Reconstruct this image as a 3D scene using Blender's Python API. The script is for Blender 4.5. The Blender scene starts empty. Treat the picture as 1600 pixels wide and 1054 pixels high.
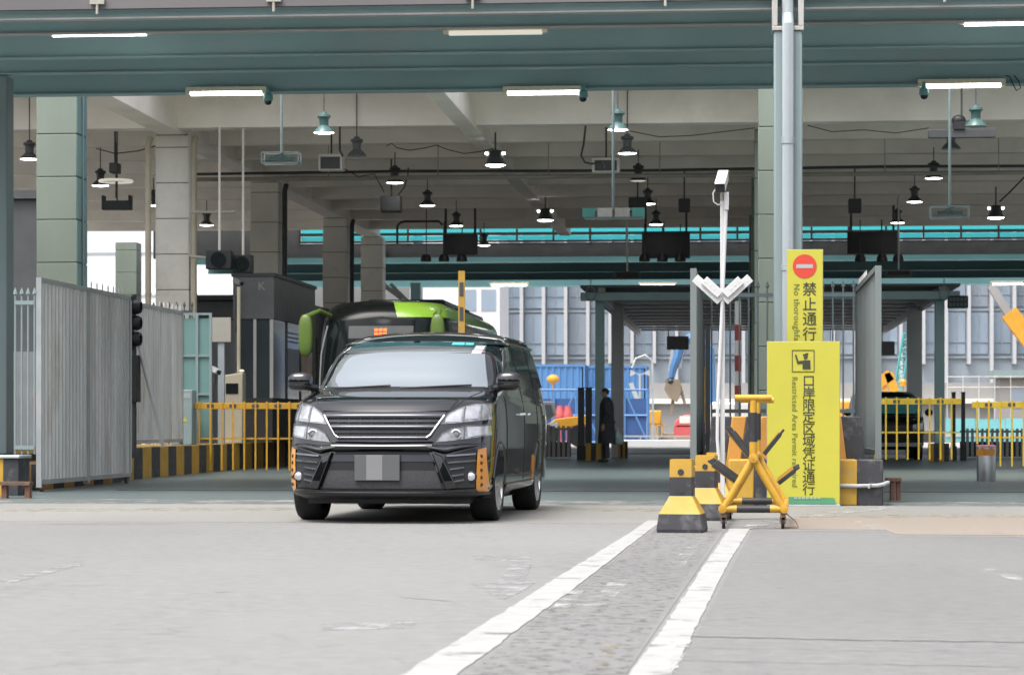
import bpy, math, random
from mathutils import Matrix, Vector
random.seed(7)
S = bpy.context.scene
COL = S.collection
R = math.radians

# ------------------------------------------------------------------ camera
F, CX, HZ = 4000.0, 800.0, 660.0          # focal length and horizon in photo pixels (1600 wide)
YAW = math.atan(350 / F)
CAMZ = 0.9
cam = bpy.data.cameras.new('camera'); cam.sensor_width = 36; cam.lens = 36 * F / 1600
cam.shift_y = (HZ - 527) / 1600; cam.clip_end = 2000; cam.clip_start = 0.5
cam.dof.use_dof = True; cam.dof.focus_distance = 24.5; cam.dof.aperture_fstop = 6.3
co = bpy.data.objects.new('camera', cam); COL.objects.link(co)
co.location = (0, 0, CAMZ); co.rotation_euler = (R(90), 0, YAW)
S.camera = co
# ------------------------------------------------------------------ light
w = bpy.data.worlds.new('World'); S.world = w; w.use_nodes = True
nt = w.node_tree; bg = nt.nodes['Background']
sky = nt.nodes.new('ShaderNodeTexSky'); sky.sky_type = 'NISHITA'; sky.sun_disc = False
SUN_EL, SUN_AZ = R(66), R(215)            # azimuth clockwise from +Y
sky.sun_elevation = SUN_EL; sky.sun_rotation = SUN_AZ
sky.air_density = 1.0; sky.dust_density = 6.0; sky.ozone_density = 1.0
hs = nt.nodes.new('ShaderNodeHueSaturation'); hs.inputs['Saturation'].default_value = 0.35
nt.links.new(sky.outputs[0], hs.inputs['Color']); nt.links.new(hs.outputs[0], bg.inputs[0])
bg.inputs[1].default_value = 0.15
sl = bpy.data.lights.new('sun', 'SUN'); sl.energy = 1.1; sl.angle = R(28); sl.color = (1, .97, .93)
so = bpy.data.objects.new('sun', sl); COL.objects.link(so)
d = Vector((math.sin(SUN_AZ) * math.cos(SUN_EL), math.cos(SUN_AZ) * math.cos(SUN_EL), math.sin(SUN_EL)))
so.rotation_euler = d.to_track_quat('Z', 'Y').to_euler(); so.location = (0, -20, 40)
S.view_settings.view_transform = 'Standard'; S.view_settings.look = 'None'
S.view_settings.exposure = 1.25; S.view_settings.gamma = 1
S.cycles.max_bounces = 12; S.cycles.diffuse_bounces = 8; S.cycles.sample_clamp_indirect = 8

# ------------------------------------------------------------------ photo pixel + building depth -> world
_c, _s = math.cos(YAW), math.sin(YAW)
def W(px, py, Y):
    u = (px - CX) / F; v = (HZ - py) / F
    t = Y / (_c + u * _s)
    return Vector((t * (-_s + u * _c), Y, CAMZ + t * v))
def XP(px, Y): return W(px, 0, Y).x
def ZP(py, Y, px=800): return W(px, py, Y).z
def G(px, py):
    u = (px - CX) / F; t = CAMZ / ((py - HZ) / F)
    return Vector((t * (-_s + u * _c), t * (_c + u * _s), 0))

# ------------------------------------------------------------------ materials
def mat(name, col, rough=.6, metal=0., var=.12, scale=2.5, bump=0., bscale=40., emit=0., stretch=(1, 1, 1), coat=0., spec=None, dirt=None, dscale=1.2, damt=.5):
    m = bpy.data.materials.new(name); m.use_nodes = True
    t = m.node_tree; b = t.nodes['Principled BSDF']; L = t.links.new
    b.inputs['Roughness'].default_value = rough; b.inputs['Metallic'].default_value = metal
    b.inputs['Coat Weight'].default_value = coat; b.inputs['Coat Roughness'].default_value = .03; b.inputs['Coat IOR'].default_value = 1.75 if name.startswith('van') else 1.5
    if spec is not None: b.inputs['IOR'].default_value = spec
    tc = t.nodes.new('ShaderNodeTexCoord'); mp = t.nodes.new('ShaderNodeMapping'); mp.inputs['Scale'].default_value = stretch
    L(tc.outputs['Object'], mp.inputs[0])
    n = t.nodes.new('ShaderNodeTexNoise'); n.inputs['Scale'].default_value = scale; n.inputs['Detail'].default_value = 6
    L(mp.outputs[0], n.inputs['Vector'])
    mr = t.nodes.new('ShaderNodeMapRange'); mr.inputs[1].default_value = .3; mr.inputs[2].default_value = .7
    mr.inputs[3].default_value = 1 - var; mr.inputs[4].default_value = 1 + var
    L(n.outputs[0], mr.inputs[0])
    mx = t.nodes.new('ShaderNodeVectorMath'); mx.operation = 'SCALE'; mx.inputs[0].default_value = col[:3]
    L(mr.outputs[0], mx.inputs['Scale'])
    out = mx.outputs[0]
    if dirt:
        n2 = t.nodes.new('ShaderNodeTexNoise'); n2.inputs['Scale'].default_value = dscale; n2.inputs['Detail'].default_value = 8; n2.inputs['Roughness'].default_value = .65
        L(mp.outputs[0], n2.inputs['Vector'])
        r2 = t.nodes.new('ShaderNodeMapRange'); r2.inputs[1].default_value = .52; r2.inputs[2].default_value = .72; r2.inputs[4].default_value = damt
        L(n2.outputs[0], r2.inputs[0])
        mm = t.nodes.new('ShaderNodeMix'); mm.data_type = 'RGBA'; mm.inputs['B'].default_value = (*dirt, 1)
        L(r2.outputs[0], mm.inputs['Factor']); L(out, mm.inputs['A']); out = mm.outputs['Result']
    L(out, b.inputs['Base Color'])
    if bump:
        nb = t.nodes.new('ShaderNodeTexNoise'); nb.inputs['Scale'].default_value = bscale; nb.inputs['Detail'].default_value = 4
        L(mp.outputs[0], nb.inputs['Vector'])
        bp = t.nodes.new('ShaderNodeBump'); bp.inputs['Strength'].default_value = bump; bp.inputs['Distance'].default_value = .01
        L(nb.outputs[0], bp.inputs['Height']); L(bp.outputs[0], b.inputs['Normal'])
    if emit:
        b.inputs['Emission Color'].default_value = (*col[:3], 1); b.inputs['Emission Strength'].default_value = emit
    return m
def worn(name, col, cover=.5, scale=4., rough=.7):
    """paint worn through in patches: noise decides where paint is left"""
    m = mat(name, col, rough, var=.1, scale=6); t = m.node_tree; L = t.links.new
    b = t.nodes['Principled BSDF']; o = t.nodes['Material Output']
    tr = t.nodes.new('ShaderNodeBsdfTransparent'); mi = t.nodes.new('ShaderNodeMixShader')
    tc = t.nodes.new('ShaderNodeTexCoord'); n = t.nodes.new('ShaderNodeTexNoise'); n.inputs['Scale'].default_value = scale; n.inputs['Detail'].default_value = 10; n.inputs['Roughness'].default_value = .7
    L(tc.outputs['Object'], n.inputs['Vector'])
    mr = t.nodes.new('ShaderNodeMapRange'); mr.inputs[1].default_value = 1 - cover - .08; mr.inputs[2].default_value = 1 - cover + .08
    L(n.outputs[0], mr.inputs[0]); L(mr.outputs[0], mi.inputs[0]); L(tr.outputs[0], mi.inputs[1]); L(b.outputs[0], mi.inputs[2]); L(mi.outputs[0], o.inputs[0])
    return m

M = {}
# real-world paint and surface values are on the dark side: one factor for the outdoor finishes
DULL = {k: .71 for k in 'white_clean white whitegrey teal_light sign_yellow yellow yellow_old orange_stripe stripe_grey blue blue_dk machine_yellow machine_red tealfence machine_teal fin site_grey site_brown red green_strip cabinet pvc pipe wood woodpeg orange_gel red_worn inox rust cloth_red unseen_ridge_green'.split()}
DULL.update({'tile': .74, 'teal': .97, 'flange': .85, 'soffit': .8, 'gate_teal': .8, 'galv': .82, 'windscreen': .68, 'advert': .8, 'curtain': .95, 'curtain_b': .95, 'stone': .9, 'lens': .9, 'lens_in': .8, 'rubber': .8, 'turq': .85, 'dome_teal': .85})
def mk(k, col, *a, **kw): M[k] = mat(k, tuple(c * DULL.get(k, 1) for c in col), *a, **{q: (tuple(c * DULL.get(k, 1) for c in v) if q == 'dirt' else v) for q, v in kw.items()})
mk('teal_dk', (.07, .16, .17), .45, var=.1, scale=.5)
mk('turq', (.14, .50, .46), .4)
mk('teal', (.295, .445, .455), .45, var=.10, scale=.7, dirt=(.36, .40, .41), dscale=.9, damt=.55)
mk('teal_light', (.30, .385, .40), .5, var=.08, scale=.8, stretch=(1, 1, .3), dirt=(.36, .38, .36), damt=.4)
mk('flange', (.46, .45, .43), .5, var=.08, dirt=(.25, .3, .3))
mk('tile', (.26, .31, .26), .55, var=.10, scale=1.1, stretch=(1, 1, .35), dirt=(.22, .26, .22), dscale=1.5, damt=.45)
mk('tile_teal', (.14, .26, .25), .5, var=.1, scale=1.2, dirt=(.1, .16, .15))
mk('tile_grey', (.68, .66, .60), .6, var=.1, scale=1.2, dirt=(.36, .37, .33))
mk('joint', (.03, .035, .035), .8)
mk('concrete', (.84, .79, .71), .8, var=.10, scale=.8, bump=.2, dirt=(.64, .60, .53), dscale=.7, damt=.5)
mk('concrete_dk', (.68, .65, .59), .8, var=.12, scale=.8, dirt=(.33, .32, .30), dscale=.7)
mk('soffit', (.16, .15, .155), .6, var=.1, scale=.5)
mk('pipe', (.5, .48, .42), .5, var=.1, dirt=(.3, .28, .22))
mk('pvc', (.62, .56, .42), .5, var=.1, scale=1.5, dirt=(.4, .35, .26))
mk('white_clean', (.76, .77, .78), .4, var=.05, dirt=(.55, .55, .52), damt=.3)
mk('white', (.50, .51, .52), .4, var=.05, dirt=(.55, .55, .52), damt=.3)
mk('whitegrey', (.44, .49, .52), .4, var=.05, scale=1., dirt=(.45, .5, .5), damt=.35)
mk('steel', (.45, .47, .47), .45, .5, var=.15, scale=2)
mk('gate_teal', (.20, .235, .235), .5, var=.15, scale=1.5, stretch=(1, 1, .2), dirt=(.26, .26, .25), damt=.5)
mk('galv', (.78, .77, .745), .55, .15, var=.2, scale=1.6, stretch=(1, 1, .25), dirt=(.42, .34, .26), dscale=1.7, damt=.7, bump=.1)
mk('rust', (.20, .12, .08), .8, var=.3, scale=8)
mk('dark', (.018, .02, .022), .5, var=.2)
mk('darkgrey', (.06, .063, .066), .55, var=.15)
mk('midgrey', (.16, .165, .17), .6, var=.12)
mk('black_paint', (.02, .021, .024), .55, var=.25, scale=6, dirt=(.08, .08, .08), dscale=5, damt=.4)
mk('inox', (.42, .43, .43), .32, 1., var=.1)
mk('edge_metal', (.26, .26, .28), .25, .9, var=.03)
mk('stripe_grey', (.045, .047, .055), .7, var=.2, scale=4, dirt=(.20, .195, .19), dscale=7, damt=.7, bump=.2)
mk('yellow', (.68, .37, .03), .45, var=.10, scale=4, dirt=(.30, .17, .06), dscale=9, damt=.6)
mk('yellow_old', (.62, .36, .04), .6, var=.15, scale=4, dirt=(.40, .33, .22), dscale=7, damt=.8, bump=.2)
mk('orange_stripe', (.66, .32, .06), .65, var=.12, scale=4, dirt=(.4, .25, .12), dscale=4, damt=.4)
mk('olive_yellow', (.50, .35, .03), .5, var=.15, scale=5)
mk('sign_yellow', (.63, .59, .07), .42, var=.04, scale=1.2, dirt=(.50, .48, .10), dscale=2.2, damt=.35)
mk('ink', (.03, .035, .02), .6, var=.05)
mk('inklight', (.13, .15, .03), .6, var=.05)
mk('red', (.75, .07, .04), .45, var=.05)
mk('red_worn', (.45, .07, .06), .6, var=.25, scale=6)
mk('green_strip', (.10, .33, .18), .5)
mk('cabinet', (.30, .40, .41), .5, var=.08, dirt=(.24, .28, .28))
mk('wood', (.22, .10, .06), .6, var=.25, scale=5, stretch=(1, 1, .2))
mk('woodpeg', (.55, .38, .22), .7, var=.2, scale=6)
mk('lamp_on', (1., .98, .95), .4, emit=7., var=.0)
mk('lamp_cool', (.88, .92, 1.), .4, emit=10., var=.0)
mk('lamp_dim', (.75, .72, .62), .4, emit=.25, var=.0)
mk('lamp_off', (.30, .29, .27), .4)
mk('tube_on', (1., 1., .95), .4, emit=5., var=.0)
mk('tube_case', (.72, .68, .52), .4, var=.06)
mk('lampgreen', (.05, .11, .105), .35, var=.1)
mk('lampdark', (.06, .068, .068), .4, var=.1)
mk('dome_teal', (.18, .40, .40), .35)
mk('glass_dark', (.012, .016, .018), .06, var=.1, spec=1.55)
mk('glass_booth', (.06, .075, .085), .1, var=.2, scale=.8, spec=1.5)
mk('advert', (.75, .33, .06), .4, var=.3, scale=3)
mk('blue', (.10, .26, .54), .5, var=.08, scale=.5, dirt=(.1, .22, .45), damt=.4)
mk('blue_dk', (.05, .12, .32), .5, var=.1)
mk('site_grey', (.36, .355, .35), .85, var=.12, scale=.4, dirt=(.26, .25, .23), dscale=.3)
mk('site_brown', (.34, .27, .2), .9, var=.2, scale=.6)
mk('machine_yellow', (.75, .37, .03), .5, var=.1)
mk('machine_red', (.66, .12, .12), .5, var=.1)
mk('machine_teal', (.10, .42, .42), .5, var=.1)
mk('tealfence', (.20, .55, .58), .5, var=.1, scale=.6)
mk('fin', (.58, .59, .61), .4, var=.03)
mk('curtain', (.27, .33, .40), .18, var=.28, scale=.22, stretch=(1, 1, .5), spec=1.5)
mk('curtain_b', (.26, .30, .35), .2, var=.25, scale=.3, stretch=(1, 1, .4), spec=1.5)
mk('spandrel', (.27, .31, .35), .3, var=.1, scale=.3)
mk('stone', (.72, .73, .75), .7, var=.05, scale=.3)
mk('rubber', (.010, .010, .011), .8, var=.2, scale=8, bump=.15, bscale=60)
mk('alloy', (.62, .63, .65), .28, .85, var=.08)
mk('chrome', (.72, .73, .76), .12, 1., var=.03)
mk('van_paint', (.003, .0035, .005), .05, var=.05, coat=1., spec=1.0)
mk('van_side_lightened', (.030, .033, .031), .3, var=.25, scale=1.5, coat=1., spec=1.1)  # lighter copy of the body paint: side reflection and slight dust put into colour
mk('van_trim', (.007, .007, .0085), .38, var=.1)
mk('grille_bar', (.085, .085, .10), .25, .7, var=.05)
mk('mesh_grey', (.028, .028, .032), .6, var=.3, scale=60)
mk('lens', (.21, .215, .235), .1, var=.45, scale=16, coat=1.)
mk('lens_in', (.62, .63, .66), .18, .55, var=.15, scale=12)
mk('orange_gel', (.86, .33, .03), .3, var=.08, coat=.6)
mk('plate_a', (.085, .088, .09), .5, var=.03); mk('plate_b', (.18, .18, .185), .5, var=.03)
mk('sticker_teal', (.08, .45, .45), .4); mk('sticker_pink', (.75, .35, .38), .4)
mk('bus_black', (.008, .010, .010), .22, var=.2, spec=1.28)
mk('bus_green', (.27, .50, .04), .35, var=.05, coat=.4)
mk('mirror_green', (.10, .16, .03), .4)
mk('skin', (.36, .22, .16), .6, var=.05)
mk('coat', (.028, .031, .038), .75, var=.25, scale=10)
mk('hair', (.01, .009, .009), .6)
mk('bag', (.25, .36, .34), .3, var=.1, scale=8)
mk('cable', (.02, .02, .02), .6)
mk('led', (1., .10, .005), .5, emit=1.1, var=0)
mk('cloth_red', (.5, .12, .07), .9, var=.3, scale=14, bump=.4)

# see-through cyan roof light: daylight comes through it from behind
m = mat('cyan_panel', (.10, .60, .66), .5, var=.05); t = m.node_tree
tb = t.nodes.new('ShaderNodeBsdfTranslucent'); tb.inputs[0].default_value = (.26, .66, .67, 1)
mi = t.nodes.new('ShaderNodeMixShader'); mi.inputs[0].default_value = 1.
t.links.new(t.nodes['Principled BSDF'].outputs[0], mi.inputs[1]); t.links.new(tb.outputs[0], mi.inputs[2])
t.links.new(mi.outputs[0], t.nodes['Material Output'].inputs[0]); M['cyan_panel'] = m
# windscreen: pale metallic colour put in to brighten the sky's reflection
mk('windscreen', (.50, .56, .59), .02, .72, var=.0, coat=1.)
mk('bus_glass', (.008, .011, .012), .10, var=.2, spec=1.22)

# ------------------------------------------------------------------ mesh builder
class MB:
    def __init__(s): s.v = []; s.f = []; s.mi = []; s.m = 0; s.T = None
    def mat(s, i): s.m = i; return s
    def pts(s, ps):
        n = len(s.v)
        for p in ps:
            p = Vector(p)
            if s.T: p = s.T @ p
            s.v.append(tuple(p))
        return n
    def face(s, idx): s.f.append(tuple(idx)); s.mi.append(s.m)
    def box(s, x0, x1, y0, y1, z0, z1):
        n = s.pts([(x0, y0, z0), (x1, y0, z0), (x1, y1, z0), (x0, y1, z0), (x0, y0, z1), (x1, y0, z1), (x1, y1, z1), (x0, y1, z1)])
        for q in ((3, 2, 1, 0), (4, 5, 6, 7), (0, 1, 5, 4), (1, 2, 6, 5), (2, 3, 7, 6), (3, 0, 4, 7)): s.face([n + i for i in q])
        return s
    def cbox(s, c, sx, sy, sz): return s.box(c[0] - sx / 2, c[0] + sx / 2, c[1] - sy / 2, c[1] + sy / 2, c[2] - sz / 2, c[2] + sz / 2)
    def bar(s, p0, p1, w, h, up=(0, 0, 1)):
        p0 = Vector(p0); p1 = Vector(p1); d = (p1 - p0).normalized(); up = Vector(up)
        if abs(d.dot(up)) > .98: up = Vector((0, 1, 0))
        a = d.cross(up).normalized() * w / 2; b = a.cross(d).normalized() * h / 2
        n = s.pts([p0 - a - b, p0 + a - b, p0 + a + b, p0 - a + b, p1 - a - b, p1 + a - b, p1 + a + b, p1 - a + b])
        for q in ((0, 1, 2, 3), (7, 6, 5, 4), (4, 5, 1, 0), (5, 6, 2, 1), (6, 7, 3, 2), (7, 4, 0, 3)): s.face([n + i for i in q])
        return s
    def tube(s, ps, r, n=8, cap=True):
        ps = [Vector(p) for p in ps]; rs = r if isinstance(r, (list, tuple)) else [r] * len(ps)
        rings = []; prev = None
        for i, p in enumerate(ps):
            d = (ps[min(i + 1, len(ps) - 1)] - ps[max(i - 1, 0)]).normalized()
            if prev is None:
                a = d.cross(Vector((0, 0, 1))) if abs(d.z) < .9 else d.cross(Vector((1, 0, 0)))
            else: a = prev - d * prev.dot(d)
            a.normalize(); prev = a; b = d.cross(a)
            rings.append(s.pts([p + (a * math.cos(2 * math.pi * k / n) + b * math.sin(2 * math.pi * k / n)) * rs[i] for k in range(n)]))
        for i in range(len(rings) - 1):
            for k in range(n):
                s.face((rings[i] + k, rings[i] + (k + 1) % n, rings[i + 1] + (k + 1) % n, rings[i + 1] + k))
        if cap:
            s.face([rings[0] + k for k in range(n)][::-1]); s.face([rings[-1] + k for k in range(n)])
        return s
    def lathe(s, prof, c=(0, 0, 0), n=20, axis='z', cap=True):
        c = Vector(c); rings = []
        def P(r, h, a):
            x, y = r * math.cos(a), r * math.sin(a)
            return c + (Vector((x, y, h)) if axis == 'z' else Vector((h, x, y)) if axis == 'x' else Vector((x, h, -y)))
        for r, h in prof: rings.append(s.pts([P(max(r, 1e-4), h, 2 * math.pi * k / n) for k in range(n)]))
        for i in range(len(rings) - 1):
            for k in range(n): s.face((rings[i] + k, rings[i] + (k + 1) % n, rings[i + 1] + (k + 1) % n, rings[i + 1] + k))
        if cap:
            s.face([rings[0] + k for k in range(n)][::-1]); s.face([rings[-1] + k for k in range(n)])
        return s
    def prism(s, poly, d0, d1, plane='xz'):
        def P(a, b, d): return {'xz': (a, d, b), 'xy': (a, b, d), 'yz': (d, a, b)}[plane]
        k = len(poly); n = s.pts([P(a, b, d0) for a, b in poly] + [P(a, b, d1) for a, b in poly])
        s.face([n + i for i in range(k)]); s.face([n + k + i for i in range(k)][::-1])
        for i in range(k): j = (i + 1) % k; s.face((n + j, n + i, n + k + i, n + k + j))
        return s
    def grid(s, rows, close=False):
        st = [s.pts(r) for r in rows]; k = len(rows[0])
        for i in range(len(rows) - 1):
            for j in range(k if close else k - 1):
                j2 = (j + 1) % k
                s.face((st[i] + j, st[i] + j2, st[i + 1] + j2, st[i + 1] + j))
        return st
    def sheet(s, rows, th, dirv):
        """a grid given a thickness along dirv"""
        dv = Vector(dirv) * th
        a = s.grid(rows); b = s.grid([[Vector(p) + dv for p in r] for r in rows]); k = len(rows[0])
        for i in range(len(rows) - 1):
            s.face((a[i], a[i + 1], b[i + 1], b[i])); s.face((a[i] + k - 1, b[i] + k - 1, b[i + 1] + k - 1, a[i + 1] + k - 1))
        for j in range(k - 1):
            s.face((a[0] + j, b[0] + j, b[0] + j + 1, a[0] + j + 1)); s.face((a[-1] + j, a[-1] + j + 1, b[-1] + j + 1, b[-1] + j))
        return s
    def ball(s, c, rx, ry, rz, n=14, m=9, p=1.):
        rows = []; q = lambda v: math.copysign(abs(v) ** p, v)
        for i in range(m + 1):
            th = math.pi * i / m
            rows.append([(c[0] + max(rx * q(math.sin(th)), 1e-4) * q(math.cos(2 * math.pi * k / n)), c[1] + max(ry * q(math.sin(th)), 1e-4) * q(math.sin(2 * math.pi * k / n)), c[2] + rz * q(math.cos(th))) for k in range(n)])
        s.grid(rows, True); return s
    def build(s, name, mats, parent=None, loc=None, bevel=0, smooth=True, angle=35, fix=True):
        me = bpy.data.meshes.new(name); me.from_pydata(s.v, [], s.f)
        if not isinstance(mats, (list, tuple)): mats = [mats]
        for k in mats: me.materials.append(M[k] if isinstance(k, str) else k)
        me.polygons.foreach_set('material_index', s.mi)
        if fix:
            import bmesh
            bm = bmesh.new(); bm.from_mesh(me); bmesh.ops.recalc_face_normals(bm, faces=bm.faces); bm.to_mesh(me); bm.free()
        if smooth:
            me.shade_smooth(); me.set_sharp_from_angle(angle=R(angle))
        o = bpy.data.objects.new(name, me); COL.objects.link(o)
        if parent: o.parent = parent
        if loc: o.location = loc
        if bevel:
            b = o.modifiers.new('bevel', 'BEVEL'); b.width = bevel; b.segments = 2; b.limit_method = 'ANGLE'; b.angle_limit = R(40)
        return o
def thing(name, label, cat, loc=(0, 0, 0), rz=0, group=None):
    o = bpy.data.objects.new(name, None); COL.objects.link(o); o.location = loc; o.rotation_euler = (0, 0, rz)
    return tag(o, label, cat, group)
def tag(o, label, cat, group=None):
    o['label'] = label; o['category'] = cat
    if group: o['group'] = group
    return o
def struct(o, kind='structure'): o['kind'] = kind; return o
def dup(root, loc, label, rz=None, group=None):
    r = root.copy(); COL.objects.link(r); r.location = loc; r['label'] = label
    if rz is not None: r.rotation_euler = (0, 0, rz)
    if group: r['group'] = group
    for ch in list(root.children):
        c = ch.copy(); COL.objects.link(c); c.parent = r
        for g in list(ch.children):
            e = g.copy(); COL.objects.link(e); e.parent = c
    return r
def text(body, size, m, parent, name, loc, turn=0, align='CENTER', spacing=1., ext=.001, rz=0, bold=.005):
    cu = bpy.data.curves.new(name, 'FONT'); cu.body = body; cu.size = size; cu.extrude = ext; cu.offset = size * bold; cu.align_x = align; cu.align_y = 'CENTER'; cu.space_character = spacing
    o = bpy.data.objects.new(name, cu); COL.objects.link(o)
    bpy.context.view_layer.update()
    dg = bpy.context.evaluated_depsgraph_get()
    me = bpy.data.meshes.new_from_object(o.evaluated_get(dg)); bpy.data.objects.remove(o); bpy.data.curves.remove(cu)
    me.transform(Matrix.Rotation(rz, 4, 'Z') @ Matrix.Rotation(R(90), 4, 'X') @ Matrix.Rotation(R(turn), 4, 'Z'))
    me.materials.clear(); me.materials.append(M[m])
    q = bpy.data.objects.new(name, me); COL.objects.link(q); q.parent = parent; q.location = loc
    return q
# ================================================================== GROUND
def asphalt(name, c1, c2, patch, grain=90., rough=.85, crack=0.):
    m = mat(name, c1, rough, var=.15, scale=grain, bump=.35, bscale=120.); t = m.node_tree; L = t.links.new; b = t.nodes['Principled BSDF']
    src = b.inputs['Base Color'].links[0].from_socket
    tc = t.nodes.new('ShaderNodeTexCoord')
    def noise(sc, lo, hi, detail=6, rg=.6, sx=(1, 1, 1)):
        mp = t.nodes.new('ShaderNodeMapping'); mp.inputs['Scale'].default_value = sx; L(tc.outputs['Object'], mp.inputs[0])
        n = t.nodes.new('ShaderNodeTexNoise'); n.inputs['Scale'].default_value = sc; n.inputs['Detail'].default_value = detail; n.inputs['Roughness'].default_value = rg
        L(mp.outputs[0], n.inputs['Vector']); r = t.nodes.new('ShaderNodeMapRange'); r.inputs[1].default_value = lo; r.inputs[2].default_value = hi; L(n.outputs[0], r.inputs[0]); return r.outputs[0]
    def mix(a, bcol, fac, amt):
        mu = t.nodes.new('ShaderNodeMath'); mu.operation = 'MULTIPLY'; mu.inputs[1].default_value = amt; L(fac, mu.inputs[0])
        x = t.nodes.new('ShaderNodeMix'); x.data_type = 'RGBA'; L(mu.outputs[0], x.inputs['Factor']); L(a, x.inputs['A']); x.inputs['B'].default_value = (*bcol, 1); return x.outputs['Result']
    o = mix(src, c2, noise(.35, .4, .65), .55)
    o = mix(o, patch, noise(.9, .55, .75, 8, .7, (.35, 1, 1)), .45)
    o = mix(o, [c * .55 for c in c1], noise(11., .58, .70, 5, .75), .6)
    o = mix(o, [min(1, c * 1.5) for c in c1], noise(17., .60, .70, 3, .7), .6)
    if crack:
        v = t.nodes.new('ShaderNodeTexVoronoi'); v.feature = 'DISTANCE_TO_EDGE'; v.inputs['Scale'].default_value = 1.3
        mp = t.nodes.new('ShaderNodeMapping'); mp.inputs['Scale'].default_value = (.25, .3, 1); L(tc.outputs['Object'], mp.inputs[0])
        wn = t.nodes.new('ShaderNodeTexNoise'); wn.inputs['Scale'].default_value = .9; wn.inputs['Detail'].default_value = 6; L(tc.outputs['Object'], wn.inputs['Vector'])
        wa = t.nodes.new('ShaderNodeVectorMath'); wa.operation = 'MULTIPLY_ADD'; wa.inputs[1].default_value = (.45, .45, 0); L(wn.outputs[1], wa.inputs[0]); L(mp.outputs[0], wa.inputs[2]); L(wa.outputs[0], v.inputs['Vector'])
        r = t.nodes.new('ShaderNodeMapRange'); r.inputs[1].default_value = .0; r.inputs[2].default_value = .005; r.inputs[3].default_value = 1; r.inputs[4].default_value = 0; L(v.outputs['Distance'], r.inputs[0])
        o = mix(o, [c * .4 for c in c1], r.outputs[0], crack)
    o = mix(o, [c * .8 for c in c1], noise(.11, .45, .62, 4, .5, (1, .5, 1)), .6)      # old oil and tyre stains
    o = mix(o, [c * 1.12 for c in c1], noise(.22, .5, .7, 4, .5, (2.2, .25, 1)), .6)
    o = mix(o, [c * .45 for c in c1], noise(3.1, .70, .76, 3, .5), .7)
    L(o, b.inputs['Base Color']); M[name] = m
asphalt('asphalt', (.170, .170, .166), (.190, .190, .184), (.148, .148, .143), 9., crack=.35)
asphalt('asphalt_patch', (.156, .155, .152), (.178, .177, .173), (.21, .207, .2), 12., crack=.5)
asphalt('asphalt_right', (.150, .149, .146), (.168, .166, .162), (.135, .134, .131), 9., crack=.35)
asphalt('apron', (.197, .194, .182), (.215, .205, .185), (.168, .168, .16), 20., .7)
asphalt('warm_patch', (.222, .188, .155), (.205, .186, .16), (.18, .17, .158), 20., .8)
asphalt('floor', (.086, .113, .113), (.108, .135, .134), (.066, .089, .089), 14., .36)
M['floor_edge'] = worn('floor_edge', (.105, .128, .126), .5, 1.6)
asphalt('outer_ground', (.31, .30, .29), (.36, .35, .33), (.25, .235, .21), 20.)
M['worn_white'] = worn('worn_white', (.42, .42, .41), .42, 3.)
M['line_white'] = worn('line_white', (.30, .30, .293), .64, 2.6)
M['rubble'] = worn('rubble', (.105, .104, .102), .40, 13.)
M['worn_orange'] = worn('worn_orange', (.36, .25, .13), .4, 6.)
M['worn_yellow'] = worn('worn_yellow', (.25, .215, .12), .42, 5.)
M['worn_faint'] = worn('worn_faint', (.27, .27, .27), .48, 4.)

def sheet_poly(name, pts, z, m, kind='structure'):
    b = MB(); b.prism([(p[0], p[1]) for p in pts], -.003, z * .55, 'xy'); o = b.build(name, m, smooth=False); o['kind'] = kind; return o
b = MB(); b.box(-400, 400, -60, 700, -.3, 0); struct(b.build('ground', 'asphalt', smooth=False))
sheet_poly('concrete_apron', [(-14, 22.9), (XP(1020, 22.9), 22.9), (XP(1050, 24), 24), (22, 24), (22, 30), (-14, 30)], .004, 'apron')
sheet_poly('floor_edge', [(-14, 27.9), (22, 27.9), (22, 29.8), (-14, 29.8)], .0065, 'floor_edge')
sheet_poly('checkpoint_floor', [(-16, 29.6), (22, 29.6), (22, 72), (-16, 72)], .008, 'floor')
sheet_poly('outer_ground', [(-120, 94), (120, 94), (120, 158), (-120, 158)], .005, 'outer_ground')
gp = lambda l: [tuple(G(x, y)[:2]) for x, y in l]
sheet_poly('asphalt_patch', gp([(1175, 828), (1385, 830), (1397, 837), (1700, 839), (1900, 1080), (1040, 1080)]), .0045, 'asphalt_right')
sheet_poly('warm_patch', gp([(1240, 806), (1640, 806), (1680, 837), (1400, 835), (1383, 828), (1210, 826)]), .0085, 'warm_patch')
sheet_poly('median_strip', gp([(1034, 818), (1140, 818), (960, 1080), (690, 1080)]), .0045, 'asphalt_patch')
def strip(name, left, right, z, m):
    b = MB(); L_ = [tuple(G(*p)) for p in left]; R_ = [tuple(G(*p)) for p in right]
    random.seed(len(left) * 7 + int(left[0][0])); rows = [[], []]
    for row, P_ in zip(rows, (L_, R_)):
        for i in range(len(P_) - 1):
            for k in range(24):
                f = k / 24; row.append((P_[i][0] + (P_[i + 1][0] - P_[i][0]) * f + random.gauss(0, .0035), P_[i][1] + (P_[i + 1][1] - P_[i][1]) * f, z))
        row.append((P_[-1][0], P_[-1][1], z))
    z *= .55; rows = [[(p[0], p[1], -.003) for p in rows[0]], [(p[0], p[1], z) for p in rows[0]], [(p[0], p[1], z) for p in rows[1]], [(p[0], p[1], -.003) for p in rows[1]]]
    b.grid(rows); return struct(b.build(name, m, smooth=False))
strip('lane_marking', [(1012, 813), (985, 832), (900, 884), (770, 966), (580, 1085)], [(1035, 813), (1010, 832), (935, 890), (820, 976), (672, 1085)], .0085, 'line_white')
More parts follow.
